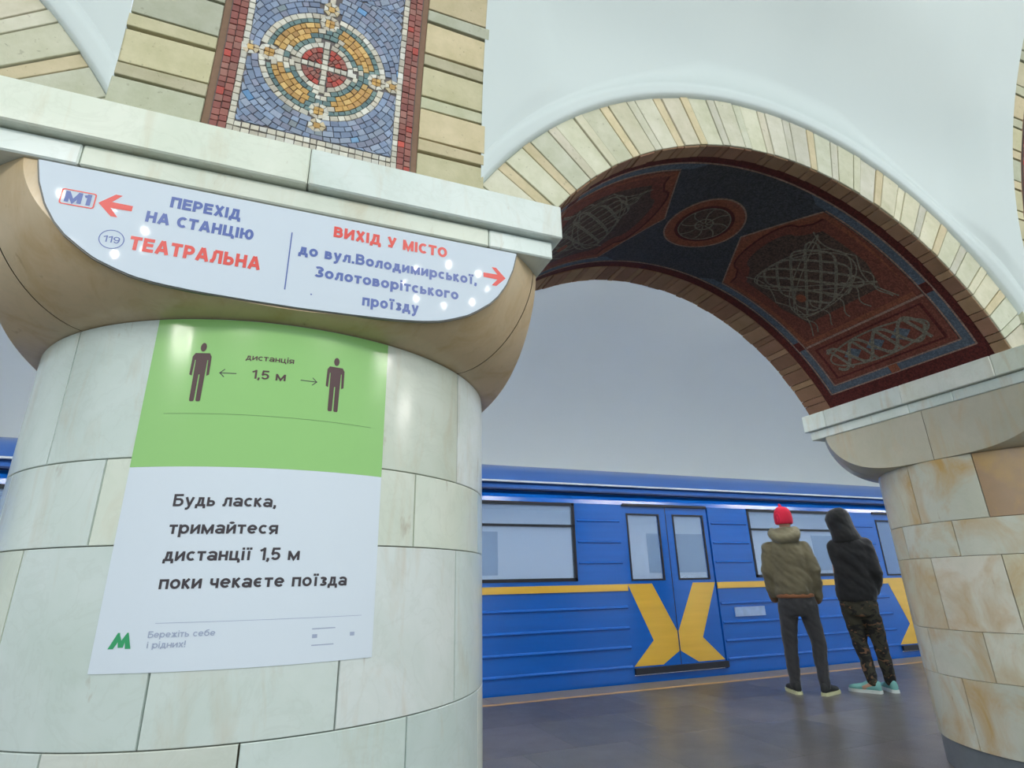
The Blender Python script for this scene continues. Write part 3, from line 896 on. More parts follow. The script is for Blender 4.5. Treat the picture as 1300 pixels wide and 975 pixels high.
# ---------------------------------------------------------------- lettering drawn with strokes
def _arc(cx, cy, rx, ry, a0, a1, n=14):
    return [(cx+rx*math.cos(math.radians(a0+(a1-a0)*i/n)), cy+ry*math.sin(math.radians(a0+(a1-a0)*i/n))) for i in range(n+1)]
def _bowl(x0, x1, y0, y1):
    """right-hand bowl from a stem at x0: flat top and bottom, half round at the right"""
    r = (y1-y0)/2; k = min(r, x1-x0)
    return [(x0, y1)]+_arc(x1-k, (y0+y1)/2, k, r, 90, -90)+[(x0, y0)]
def glyph(ch, h):
    """(strokes, width) for cap height 1, h = half stroke width"""
    X = .74; low = ch.islower(); C = ch.upper() if ch in 'дьлктимцпвчзгнхжсой' else ch
    H = X if low else 1.0; t, o = H-h, h
    k = .80 if low else 1.0
    a = h
    if C in 'МM': W = .92*k if not low else .82; b = W-h; return [[(a, 0), (a, H)], [(b, 0), (b, H)], [(a, H-h*.6), (W/2, h*.9), (b, H-h*.6)]], W
    if C in 'П': W = .78*k; b = W-h; return [[(a, 0), (a, H)], [(b, 0), (b, H)], [(a, t), (b, t)]], W
    if C == 'Г': W = .62*k; return [[(a, 0), (a, H)], [(a, t), (W, t)]], W
    if C == 'Е': W = .68; return [[(a, 0), (a, H)], [(a, t), (W, t)], [(a, H*.52), (W*.93, H*.52)], [(a, o), (W, o)]], W
    if C == 'Р': W = .70; return [[(a, 0), (a, H)], _bowl(a, W-h, H*.42, t)], W
    if C == 'Х': W = .76*k; return [[(h, 0), (W-h, H)], [(h, H), (W-h, 0)]], W
    if ch == 'І': return [[(a, 0), (a, 1)]], 2*h
    if ch == 'і': return [[(a, 0), (a, X)], [(a, 1-2*h), (a, 1)]], 2*h
    if ch == 'ї': g = max(.20, h*2.4); c = g/2+h; return [[(c, 0), (c, X)], [(h, 1-2*h), (h, 1)], [(h+g, 1-2*h), (h+g, 1)]], 2*h+g
    if C == 'Д': W = .86*k; r = W-.12-h; return [[(0, o), (W, o)], [(h*.8, -.17), (h*.8, h)], [(W-h*.8, -.17), (W-h*.8, h)], [(.17, o), (.30*k, H*.55), (.32*k, t)], [(.32*k-h, t), (r+h, t)], [(r, t), (r, o)]], W
    if C == 'Н': W = .76*k; b = W-h; return [[(a, 0), (a, H)], [(b, 0), (b, H)], [(a, H*.5), (b, H*.5)]], W
    if ch == 'А': W = .86; m_ = W/2; return [[(h*.9, 0), (m_-h*.15, 1)], [(W-h*.9, 0), (m_+h*.15, 1)], [(W*.24, .30), (W*.76, .30)]], W
    if C == 'С': W = .78*k; return [_arc(W/2+.02, H/2, W/2-h+.02, H/2-h, 48, 312, 22)], W*.96
    if C == 'О': W = .84*k; p = _arc(W/2, H/2, W/2-h, H/2-h, 0, 360, 28); return [p], W
    if C == 'Т': W = .72*k; return [[(0, t), (W, t)], [(W/2, 0), (W/2, H)]], W
    if C == 'Ц': W = .80*k; b = W-h-.08; return [[(a, 0), (a, H)], [(b, 0), (b, H)], [(a, o), (W+.02, o)], [(W, h), (W, -.18)]], W+h*.8
    if C == 'Ю': W = 1.08*k; r = (W-2*h-.14)/2; return [[(a, 0), (a, H)], [(a, H/2), (W-2*r, H/2)], _arc(W-r, H/2, r-h, H/2-h, 0, 360, 26)], W
    if C == 'Ь': W = .70*k; return [[(a, 0), (a, H)], _bowl(a, W-h, o, H*.56)], W
    if C == 'В': W = .73*k; return [[(a, 0), (a, H)], _bowl(a, W-h*1.5, H*.53, t), _bowl(a, W-h, o, H*.53)], W
    if C in 'И': W = .80*k; b = W-h; return [[(a, 0), (a, H)], [(b, 0), (b, H)], [(a, h*.7), (b, H-h*.7)]], W
    if C == 'Й': W = .80*k; b = W-h; return [[(a, 0), (a, H)], [(b, 0), (b, H)], [(a, h*.7), (b, H-h*.7)], _arc(W/2, H+.24, .13, .11, 200, 340, 8)], W
    if ch == 'У': W = .78; return [[(h, 1), (W*.53, .30)], [(W-h, 1), (W*.45, .10), (W*.30, o), (W*.12, o)]], W
    if ch == 'у': W = .66; return [[(h, X), (W*.53, .02)], [(W-h, X), (W*.44, -.10), (W*.30, -.20), (W*.10, -.20)]], W
    if C == 'Л': W = .78*k; return [[(W-h, 0), (W-h, H)], [(.24*k, t), (W-h, t)], [(.27*k, t), (.24*k, H*.35), (.15*k, o), (0, o)]], W
    if ch == 'Б': W = .72; return [[(a, 0), (a, 1)], [(a, t), (W*.92, t)], _bowl(a, W-h, o, .58)], W
    if C == 'З': W = .66*k; return [_arc(W*.46, H*.745, W*.46-h*.6, H*.255-h, 150, -75, 14)+_arc(W*.46, H*.27, W*.54-h, H*.27-h, 78, -152, 16)], W
    if ch == '1': W = .40; return [[(W-h, 0), (W-h, 1)], [(W-h, 1-h*1.2), (h*.3, .74)]], W
    if ch == '5': W = .64; return [[(W*.94, 1-h), (W*.24, 1-h), (W*.15, .52)]+_arc(W*.48, .33, W*.52-h, .33-h, 140, -150, 18)], W
    if ch == '9': W = .64; return [_arc(W/2, .68, W/2-h, .32-h, 0, 360, 24), _arc(W/2, .52, W/2-h, .52-h, 10, -140, 16)], W
    if ch == 'а': W = .66; return [[(W-h, 0), (W-h, .50)], _arc(W*.5, X*.66, W/2-h, X*.34-h, 0, 155, 12), _arc(W*.46, .215, W*.46-h, .215-h*.85, 0, 360, 20)], W
    if ch == 'е': W = .68; return [[(h, X*.50), (W-h, X*.50)], _arc(W/2, X/2, W/2-h, X/2-h, 0, 318, 24)], W
    if ch == 'є': W = .62; return [[(h, X*.5), (W*.78, X*.5)], _arc(W*.53, X/2, W*.53-h, X/2-h, 48, 312, 22)], W
    if ch == 'р': W = .70; return [[(a, -.26), (a, X)], _arc(W*.52, X/2, W*.48-h, X/2-h, 0, 360, 24)], W
    if ch == 'б': W = .70; return [_arc(W/2, .36, W/2-h, .36-h, 0, 360, 24), [(h, .36), (h*1.3, .66), (W*.42, .90), (W*.92, .96)]], W
    if ch == 'я': W = .64; return [[(W-h, 0), (W-h, X)], [(W-q, y) for q, y in _bowl(h, W-h, X*.42, X-h)], [(W*.62, X*.42), (h, 0)]], W
    if C == 'К': W = .68*k; return [[(a, 0), (a, H)], [(a, H*.45), (W-h, H)], [(W*.34, H*.55), (W-h*.6, 0)]], W
    if C == 'Ч': W = .70*k; return [[(W-h, 0), (W-h, H)], [(a, H), (a, H*.62)]+_arc(a+.14, H*.58, .14, H*.18, 180, 270, 6)+[(W-h, H*.40)]], W
    if C == 'Ж': W = 1.0*k; return [[(W/2, 0), (W/2, H)], [(h, H), (W/2, H*.5), (W-h, H)], [(h, 0), (W/2, H*.5), (W-h, 0)]], W
    if ch == ',': return [[(h, 2*h), (h, 0), (h*.3, -.13)]], 2*h
    if ch == '.': return [[(h, 0), (h, 2*h)]], 2*h
    if ch == '!': return [[(h, 0), (h, 2*h)], [(h, .28), (h, 1)]], 2*h
    return [], .34
def stroke_quads(pts, h):
    """flat ribbon of half width h with mitred corners"""
    P2 = [Vector(p) for p in pts]; out = [[], []]; n = len(P2); closed = (P2[0]-P2[-1]).length < 1e-6
    for i in range(n):
        if closed and i in (0, n-1): d0 = (P2[0]-P2[n-2]).normalized(); d1 = (P2[1]-P2[0]).normalized()
        else:
            d1 = (P2[i+1]-P2[i]).normalized() if i < n-1 else (P2[i]-P2[i-1]).normalized()
            d0 = (P2[i]-P2[i-1]).normalized() if i else d1
        n0 = Vector((-d0.y, d0.x)); n1 = Vector((-d1.y, d1.x)); m_ = (n0+n1)
        m_ = m_.normalized() if m_.length > 1e-6 else n1
        k = h/max(.45, m_.dot(n1)); out[0].append(P2[i]+m_*k); out[1].append(P2[i]-m_*k)
    return out
def write(mb, s, mapf, u0, u1, v0, cap, bold=.075, track=.10):
    """s fitted between u0..u1 on baseline v0 with cap height cap; mapf(u, v) gives the point"""
    x = 0; rib = []
    for ch in s:
        st, W = glyph(ch, bold)
        for p in st: rib.append([[q+Vector((x, 0)) for q in side] for side in stroke_quads(p, bold)])
        x += W+track
    x -= track; ku = (u1-u0)/x
    for i_, (a, b) in enumerate(rib):
        l_ = .00012*(i_ % 4)
        n = len(a); mb.add([mapf(u0+q.x*ku, v0+q.y*cap, l_) for q in a+b], [(i, i+1, n+i+1, n+i) for i in range(n-1)])
def poly(mb, pts, mapf):
    mb.add([mapf(*p) for p in pts], [tuple(range(len(pts)))])

# ---------------------------------------------------------------- station sign on the capital
YS = 1.2045
SIGN = [(.5865, .0), (.588, .10), (.591, .20), (.597, .272), (.605, .318), (.617, .352), (.632, .388), (.65, .414), (.675, .446), (.70, .468), (.735, .490), (.785, .510), (.835, .522)]
def sign_hw(z):
    for (z0, a), (z1, b) in zip(SIGN, SIGN[1:]):
        if z <= z1: return a+(b-a)*(z-z0)/(z1-z0)
    return SIGN[-1][1]
sroot = thing('sign', 'white lunette sign with blue and red lettering on the near capital', 'sign', U(-.025, YS, .6))
sx = -.024
bot = [(0, SIGN[0][0])]
outl = []
zz = []
for i in range(41):
    f = i/40; z = SIGN[0][0]+(SIGN[-1][0]-SIGN[0][0])*f**2.2; zz.append(z)
rightp = [(sx+sign_hw(z), z) for z in zz]; leftp = [(sx-sign_hw(z), z) for z in zz][::-1]
outline = leftp[:-1]+rightp
def prism(name, outl_, y0, y1, mat, par):
    n_ = len(outl_)
    vs = [U(x, y0, z) for x, z in outl_]+[U(x, y1, z) for x, z in outl_]
    fs = [tuple(range(n_)), tuple(range(2*n_-1, n_-1, -1))]+[(i, n_+i, n_+(i+1) % n_, (i+1) % n_) for i in range(n_)]
    mb = MB(); mb.add(vs, fs); return mb.build(name, mat, par)
M_acryl = NT('white_acrylic'); M_acryl.base(srgb(222, 232, 244)); M_acryl = M_acryl.P(Roughness=.5, Specular_IOR_Level=.15, Coat_Weight=.12, Coat_Roughness=.04)
prism('panel', outline, YS-.006, YS+.004, M_acryl, sroot)
grow = [(sx+(x-sx)*1.006, z-.0022 if z < .83 else z) for x, z in outline]
prism('edge_trim', grow, YS-.003, YS+.0035, simple('grey_trim', srgb(120, 118, 112), .4), sroot)
M_blue_ink = simple('blue_lettering', srgb(94, 114, 184), .35); M_red_ink = simple('red_lettering', srgb(240, 88, 80), .35)
SY = S*(YS-.006)-.0006
smap = lambda u, v, l=0.0: Vector((u, SY-l, v))
B = .118
for a_ in (('М1', smap, -.562, -.511, 1.9135, .030, B), ('ПЕРЕХІД', smap, -.352, -.194, 1.9505, .0315, B), ('НА СТАНЦІЮ', smap, -.396, -.157, 1.898, .031, B)):
    mb = MB(); write(mb, *a_); mb.build('blue_lettering', M_blue_ink, sroot)
mb = MB(); write(mb, '119', smap, -.469, -.436, 1.8255, .0175, .06); mb.build('blue_lettering', M_blue_ink, sroot)
def ring_poly(mb, cu, cv, r0, r1, mapf, n=40):
    vs = []
    for i in range(n):
        t = 2*PI*i/n; vs += [mapf(cu+r0*math.cos(t), cv+r0*math.sin(t)), mapf(cu+r1*math.cos(t), cv+r1*math.sin(t))]
    mb.add(vs, [(2*i, 2*i+1, (2*i+3) % (2*n), (2*i+2) % (2*n)) for i in range(n)])
mb = MB(); ring_poly(mb, -.4525, 1.8345, .0235, .0255, smap); mb.build('number_ring', M_blue_ink, sroot)
mb = MB(); poly(mb, [(-.0685, 1.772), (-.0655, 1.772), (-.0655, 1.943), (-.0685, 1.943)], smap); mb.build('divider', M_blue_ink, sroot)
mb = MB()
write(mb, 'ТЕАТРАЛЬНА', smap, -.416, -.131, 1.8155, .037, B)
mb.build('red_lettering', M_red_ink, sroot)
mb = MB(); write(mb, 'ВИХІД У МІСТО', smap, .037, .355, 1.9535, .0335, B); mb.build('red_lettering', M_red_ink, sroot)
for a_ in (('до вул.Володимирської,', smap, -.045, .446, 1.881, .0325, .105), ('Золотоворітського', smap, 0.0, .391, 1.8225, .0325, .105), ('проїзду', smap, .126, .278, 1.760, .0325, .105)):
    mb = MB(); write(mb, *a_); mb.build('blue_lettering', M_blue_ink, sroot)
def rrect(u0, v0, u1, v1, r, n=5):
    p = []
    for (cx, cy, a0) in ((u1-r, v1-r, 0), (u0+r, v1-r, 90), (u0+r, v0+r, 180), (u1-r, v0+r, 270)):
        for i in range(n+1):
            t = math.radians(a0+90*i/n); p.append((cx+r*math.cos(t), cy+r*math.sin(t)))
    return p
mb = MB(); a_, b_ = rrect(-.571, 1.906, -.502, 1.949, .006), rrect(-.568, 1.909, -.505, 1.946, .004)
vs = [smap(*p) for p in a_]+[smap(*p) for p in b_]; n_ = len(a_)
mb.add(vs, [(i, (i+1) % n_, n_+(i+1) % n_, n_+i) for i in range(n_)]); mb.build('line_badge', M_red_ink, sroot)
def arrow_fat(tip, tail, v, s, par, mat, mapf):
    d = 1 if tip > tail else -1; L = abs(tip-tail); X = lambda t: tip-d*t
    mb = MB()
    mb.add([mapf(X(0), v), mapf(X(.030), v+.031), mapf(X(.044), v+.031), mapf(X(.026), v+.0085), mapf(X(L), v+.0075), mapf(X(L), v-.0075), mapf(X(.026), v-.0085), mapf(X(.044), v-.031), mapf(X(.030), v-.031)],
           [(0, 1, 2, 3), (0, 3, 6), (3, 4, 5, 6), (0, 6, 7, 8)])
    mb.build('arrow', mat, par)
arrow_fat(-.496, -.427, 1.9265, 1, sroot, M_red_ink, smap)
arrow_fat(.537, .467, 1.920, 1, sroot, M_red_ink, smap)
mb = MB(); ring_poly(mb, -.003, 1.7695, .0, .0022, smap, 10); mb.build('screw', M_blue_ink, sroot)

# ---------------------------------------------------------------- poster on the shaft
proot = thing('poster', 'green and white distance poster wrapped round the near column', 'poster', (S*CX_L, S*(CY-RC), .89))
def pm(lift=.0022):
    def f(th, z, l=0.0):
        r = S*RC+lift+l; t = math.radians(th); return Vector((S*CX_L+r*math.sin(t), S*CY-r*math.cos(t), z))
    return f
def cyl_sheet(name, edgefn, z0, z1, lift, mat, par, thick=.0012, nz=2):
    """sheet between left/right angle given as functions of z"""
    vs, fs = [], []; n_ = 28
    for l in (lift, lift-thick):
        f = pm(l)
        for k in range(nz+1):
            z = z0+(z1-z0)*k/nz; a, b = edgefn(z)
            for i in range(n_+1): vs.append(f(a+(b-a)*i/n_, z))
    m_ = n_+1
    for k in range(nz):
        for i in range(n_): q = k*m_+i; fs.append((q, q+1, q+m_+1, q+m_))
    o = m_*(nz+1)
    per = [i for i in range(m_)]+[k*m_+n_ for k in range(1, nz+1)]+[nz*m_+i for i in range(n_-1, -1, -1)]+[k*m_ for k in range(nz-1, 0, -1)]
    for i in range(len(per)):
        a, b = per[i], per[(i+1) % len(per)]; fs.append((a, b, b+o, a+o)[::-1])
    return mesh(name, vs, fs, par, mat, smooth=True, sharp=30)
def paper(name, c, rough=.2):
    t = NT(name); n = t.noise(t.pos((1, 1, 1)), 5, 3); t.base(c); t.bump(n, .12, .01); return t.P(Roughness=rough, Coat_Weight=.3, Coat_Roughness=.1)
M_pgreen = paper('poster_green', srgb(160, 216, 128)); M_pwhite = paper('poster_white', srgb(232, 241, 252), .3)
ef = lambda z: (-25.0-.45*(z-1.3), 21.1-.4*(z-1.3))
cyl_sheet('green_sheet', ef, 1.327, 1.706, .0016, M_pgreen, proot)
cyl_sheet('white_sheet', ef, .896, 1.3268, .0016, M_pwhite, proot)
M_pdark = simple('poster_brown_ink', srgb(88, 58, 60), .4); M_pblack = simple('poster_dark_ink', srgb(66, 58, 64), .4)
M_pfaint = simple('poster_faint_ink', srgb(176, 186, 212), .4); M_plogo = simple('poster_logo_green', srgb(58, 170, 112), .4)
M_pcrease = simple('poster_crease', srgb(112, 150, 92), .4)
P = pm(.0022)
for (s, a0, a1, v) in (('Будь ласка,', -16.0, 1.2, 1.2355), ('тримайтеся', -15.9, 2.0, 1.1745), ('дистанції 1,5 м', -16.0, 6.2, 1.1165), ('поки чекаєте поїзда', -15.9, 15.2, 1.0585)):
    mb = MB(); write(mb, s, P, a0, a1, v, .0275, .088); mb.build('lettering', M_pblack, proot)
mb = MB(); write(mb, 'дистанція', P, -7.5, 1.4, 1.5995, .0155, .075); mb.build('lettering', M_pdark, proot); mb = MB(); write(mb, '1,5 м', P, -6.0, .2, 1.5505, .0235, .08); mb.build('lettering', M_pdark, proot)
mb = MB(); write(mb, 'Бережіть себе', P, -16.2, -5.9, .9625, .0125, .07); write(mb, 'і рідних!', P, -16.1, -10.2, .9425, .0125, .07)
for (a, b, v) in ((9.6, 13.7, .9655), (9.7, 13.6, .931)): poly(mb, [(a, v), (b, v), (b, v+.0022), (a, v+.0022)], P)
poly(mb, [(9.7, .947), (17.4, .947), (17.4, .955), (9.7, .955)], P)
for i in range(12): poly(mb, [(-15.4+34*i/12, .990), (-15.4+34*(i+1)/12, .990), (-15.4+34*(i+1)/12, .9909), (-15.4+34*i/12, .9909)], P)
mb.build('faint_lettering', M_pfaint, proot)
mb = MB()
for i in range(16): a = -20.7+38.7*i/16; b = -20.7+38.7*(i+1)/16; poly(mb, [(a, 1.455), (b, 1.455), (b, 1.4559), (a, 1.4559)], P)
mb.build('crease', M_pcrease, proot)
mb = MB(); LX = lambda x: -22.3+3.7*x; LZ = lambda z: .9425+.031*z
for pl in ([(0, 0), (.26, 0), (.47, .62), (.36, 1)], [(.36, 1), (.47, .62), (.60, .35), (.52, .22)], [(.36, 1), (.52, .22), (.40, 0.0), (.28, .4)], ):
    pass
poly(mb, [(LX(x), LZ(z)) for x, z in [(0, 0), (.33, 1), (.43, 1), (.43, .50), (.24, 0)]], P)
poly(mb, [(LX(x), LZ(z)) for x, z in [(.33, 1), (.40, 1), (.54, .52), (.52, .08), (.44, .08)]], P)
poly(mb, [(LX(x), LZ(z)) for x, z in [(.54, .52), (.74, 1), (.80, 1), (.66, .08), (.52, .08)]], P)
poly(mb, [(LX(x), LZ(z)) for x, z in [(.74, 1), (.80, 1), (1.0, 0), (.76, 0), (.70, .50)]], P)
mb.build('logo', M_plogo, proot)
def thin_arrow(tip, tail, v, par):
    d = 1 if tip > tail else -1; mb = MB(); w_ = .0011; k = S*RC*PI/180
    poly(mb, [(tip, v-w_), (tail, v-w_), (tail, v+w_), (tip, v+w_)], P)
    for s in (1, -1):
        poly(mb, [(tip, v), (tip-d*.0115/k, v+s*.011), (tip-d*.0115/k+d*.0022/k*0-d*.0012/k, v+s*.0095), (tip-d*.0028/k, v)], P)
    mb.build('arrow', M_pblack, par)
thin_arrow(-11.9, -8.8, 1.561, proot); thin_arrow(6.2, 3.0, 1.558, proot)
def picto(a, top, bot, par):
    H = top-bot; k = S*RC*PI/180; Q = lambda u, v: P(a+u*.047/2/k, bot+v*H)
    mb = MB()
    ring = [(.30*math.cos(t), .923+.077*math.sin(t)) for t in rng(0, 2*PI, 20)[:-1]]
    mb.add([Q(*p) for p in ring], [tuple(range(20))])
    # torso with arms, then legs
    for pl in ([(-.72, .82), (.72, .82), (.95, .76), (.98, .45), (.72, .43), (.66, .70), (-.66, .70), (-.72, .43), (-.98, .45), (-.95, .76)],
               [(-.58, .71), (.58, .71), (.56, .45), (-.56, .45)],
               [(-.56, .46), (-.06, .46), (-.08, .02), (-.16, 0), (-.46, 0), (-.54, .02)], [(.56, .46), (.54, .02), (.46, 0), (.16, 0), (.08, .02), (.06, .46)]):
        mb.add([Q(*p) for p in pl], [tuple(range(len(pl)))])
    mb.build('pictogram', M_pdark, par)
picto(-15.5, 1.640, 1.486, proot); picto(9.7, 1.634, 1.484, proot)

# ---------------------------------------------------------------- train
def train():
    YT = 6.06
    root = thing('train_car', 'blue metro train with yellow waist stripe standing at the platform', 'train', (2.3, 7.4, -1.5))
    X0, X1 = -6.9, 11.5
    doors = [-4.23, .12, 4.47, 8.82]; HD = .655
    def paintmat(name, c, rough=.22):
        t = NT(name); n = t.noise(t.pos((.4, 1, 6)), 2.5, 3); t.base(t.mix(n, tuple(x*.86 for x in c[:3])+(1,), tuple(min(1, x*1.1) for x in c[:3])+(1,)))
        return t.P(Roughness=rough, Coat_Weight=.35, Coat_Roughness=.1)
    mblue = paintmat('train_blue', srgb(14, 92, 186)); mroof = paintmat('roof_blue', srgb(48, 92, 164), .35); myel = paintmat('train_yellow', srgb(222, 178, 70))
    mdark = simple('rubber', srgb(24, 28, 40), .5); mwhite = simple('interior_panel', srgb(206, 214, 222), .6)
    g = NT('window_glass'); g.P(Roughness=.03, Alpha=.42); g.base(srgb(150, 178, 214)); mglass = g.m
    # door gaps, windows
    wins = []
    gaps = []
    edges = [X0]+[e for d in doors for e in (d-HD, d+HD)]+[X1]
    for i in range(0, len(edges), 2): gaps.append((edges[i], edges[i+1]))
    for (a, b) in gaps:
        if b-a > 2.5: wins.append(((a+b)/2-.87, (a+b)/2+.87))
        else: wins.append(((a+b)/2-.45, (a+b)/2+.45))
    def side_z(z):  # y of the skin at height z
        if z < 1.97: return YT
        return YT+.10*((z-1.97)/.14)**1.5
    mb = MB()
    for (a, b), (wa, wb_) in zip(gaps, wins):
        mb.box((a, YT, -.9), (b, YT+.05, 1.08)); mb.box((a, YT, 1.08), (wa, YT+.05, 1.96)); mb.box((wb_, YT, 1.08), (b, YT+.05, 1.96))
    for z0, z1 in zip(rng(1.96, 2.11, 3), rng(1.96, 2.11, 3)[1:]):
        ya, yb = side_z(z0), side_z(z1)
        mb.add([(X0, ya, z0), (X1, ya, z0), (X1, yb, z1), (X0, yb, z1)], [(0, 1, 2, 3)])
    mb.box((X0, YT+.02, 1.955), (X1, YT+.05, 1.965))
    for d in doors: mb.box((d-HD, YT, -.9), (d+HD, YT+.05, .06))
    mb.build('body', mblue, root)
    # roof shell, ends, far side
    mb = MB(); pr = [(side_z(2.11)-.012, 2.085), (side_z(2.11)-.014, 2.125), (6.24, 2.23), (6.36, 2.36), (6.56, 2.46), (6.9, 2.55), (7.4, 2.58), (7.9, 2.55), (8.3, 2.44), (8.55, 2.25), (8.68, 2.0), (8.72, 1.0), (8.72, -.9)]
    vs = [(x, y_, z_) for x in (X0, X1) for (y_, z_) in pr]; n_ = len(pr)
    mb.add(vs, [(i, i+1, n_+i+1, n_+i) for i in range(n_-1)]); mb.build('roof', mroof, root, smooth=True, sharp=35)
    mb = MB(); mb.box((X0, 6.06, 2.095), (X1, 6.14, 2.112)); mb.build('gutter', simple('gutter_blue', srgb(26, 52, 104), .5), root)
    mb = MB()
    for x in (X0, X1): mb.box((x-.03, YT+.05, -.9), (x+.03, 8.7, 2.3))
    mb.build('end_wall', mblue, root)
    # stripe and ribs
    for (a, b) in gaps:
        mb = MB(); mb.box((a, YT-.012, .962), (b, YT+.01, 1.036)); mb.build('yellow_stripe', myel, root)
        for z in (.78, .56, .355, .155):
            mb = MB(); mb.add([(x, y_, z_) for x in (a+.02, b-.02) for y_, z_ in ((YT+.001, z+.022), (YT-.014, z+.006), (YT-.014, z-.004), (YT+.001, z-.012))], [(0, 1, 5, 4), (1, 2, 6, 5), (2, 3, 7, 6), (0, 3, 2, 1), (4, 5, 6, 7)])
            mb.build('rib', mblue, root)
    for (a, b), (wa, wb_) in zip(gaps, wins):
        for (p, q) in ((a, wa), (wb_, b)):
            if q-p < .2: continue
            for z in (1.755, 1.51, 1.275):
                mb = MB(); mb.add([(x, y_, z_) for x in (p+.03, q-.04) for y_, z_ in ((YT+.001, z+.018), (YT-.012, z+.005), (YT-.012, z-.004), (YT+.001, z-.010))], [(0, 1, 5, 4), (1, 2, 6, 5), (2, 3, 7, 6), (0, 3, 2, 1), (4, 5, 6, 7)])
                mb.build('rib', mblue, root)
    # windows
    for (a, b) in wins:
        mb = MB(); t = .035; z0, z1 = 1.08, 1.96
        mb.box((a, YT-.006, z0), (b, YT+.04, z0+t)); mb.box((a, YT-.006, z1-t), (b, YT+.04, z1)); mb.box((a, YT-.006, z0), (a+t, YT+.04, z1)); mb.box((b-t, YT-.006, z0), (b, YT+.04, z1))
        mb.box((a, YT-.006, 1.68), (b, YT+.04, 1.705))
        fr = mb.build('window_frame', mdark, root)
        for (p, q) in ((z0+t, 1.68), (1.705, z1-t)):
            mb = MB(); mb.box((a+t, YT+.012, p), (b-t, YT+.018, q)); mb.build('pane', mglass, fr)
    # doors
    XP = [(-.64, 1.036), (-.30, 1.036), (-.01, .52)], None
    for d in doors:
        for s in (-1, 1):
            x0, x1 = sorted((d+s*.006, d+s*(HD-.01)))
            mb = MB(); y0_ = YT+.018
            wx0, wx1 = sorted((d+s*.12, d+s*.56))
            for (p, q, r0, r1) in ((x0, x1, .14, 1.09), (x0, x1, 1.84, 1.95), (x0, wx0, 1.09, 1.84), (wx1, x1, 1.09, 1.84)): mb.box((p, y0_, r0), (q, y0_+.03, r1))
            leaf = mb.build('door_leaf', mblue, root)
            mb = MB(); mb.box((wx0, y0_+.01, 1.09), (wx1, y0_+.016, 1.84)); mb.build('pane', mglass, leaf)
            mb = MB(); t = .022
            mb.box((wx0-t, y0_-.005, 1.07), (wx1+t, y0_+.01, 1.09)); mb.box((wx0-t, y0_-.005, 1.84), (wx1+t, y0_+.01, 1.86)); mb.box((wx0-t, y0_-.005, 1.09), (wx0, y0_+.01, 1.84)); mb.box((wx1, y0_-.005, 1.09), (wx1+t, y0_+.01, 1.84))
            mb.build('window_seal', mdark, leaf)
            # half of the yellow X
            mb = MB()
            up_ = [(.01, .50), (.30, 1.036), (.64, 1.036), (.345, .40), (.01, .40)]
            lo_ = [(.01, .42), (.345, .42), (.64, .155), (.25, .155), (.01, .285)]
            for pl in (up_, lo_):
                v = [(d+s*a, y0_-.002 if pl is up_ else y0_-.003, z) for a, z in pl]+[(d+s*a, y0_+.005, z) for a, z in pl]; k = len(pl)
                mb.add(v, [tuple(range(k)), tuple(range(2*k-1, k-1, -1))]+[(i, k+i, k+(i+1) % k, (i+1) % k) for i in range(k)])
            mb.build('yellow_stripe', myel, leaf)
        mb = MB(); mb.box((d-HD, YT-.03, .075), (d+HD, YT+.05, .14)); mb.build('door_step', mdark, root)
        mb = MB(); mb.box((d-HD+.02, YT-.008, 1.945), (d+HD-.02, YT+.05, 1.975)); mb.build('door_header', mdark, root)
        mb = MB(); mb.box((d-.006, YT+.02, .14), (d+.006, YT+.04, 1.95)); mb.build('door_seal', mdark, root)
    # number plate
    for x in (5.58, -1.9): mb = MB(); mb.box((x-.24, YT-.016, .625), (x+.24, YT+.001, .735)); mb.build('number_plate', simple('pale_plate', srgb(150, 176, 220), .4, var=.25, vscale=14), root, label='pale smudged plate on the blue side')
    # interior
    mb = MB(); mb.box((X0+.05, 8.55, .0), (X1-.05, 8.6, 2.3)); mb.box((X0+.05, YT+.1, 2.2), (X1-.05, 8.55, 2.22)); mb.box((X0+.05, YT+.1, 0), (X1-.05, 8.55, .02)); mb.build('cabin_lining', mwhite, root)
    for (a, b) in gaps:
        mb = MB(); mb.box((a+.1, YT+.08, .42), (b-.1, YT+.5, .5)); mb.box((a+.1, YT+.08, .5), (b-.1, YT+.16, 1.0)); mb.box((a+.1, 8.1, .42), (b-.1, 8.5, .5)); mb.box((a+.1, 8.4, .5), (b-.1, 8.5, 1.05)); mb.build('seat', simple('seat_vinyl', srgb(96, 74, 66), .6), root)
        mb = MB(); mb.box(((a+b)/2-.8 if b-a > 2 else a+.1, 8.54, 1.2), ((a+b)/2+.8 if b-a > 2 else b-.1, 8.55, 1.85)); mb.build('far_window', simple('dark_window', srgb(118, 136, 158), .2), root)
    me_ = NT('cabin_lamp'); me_.b.inputs['Emission Color'].default_value = (.9, .96, 1, 1); me_.b.inputs['Emission Strength'].default_value = 9
    mb = MB(); mb.box((X0+.5, 7.2, 2.17), (X1-.5, 7.5, 2.2)); mb.build('cabin_lamp', me_.m, root)
train()

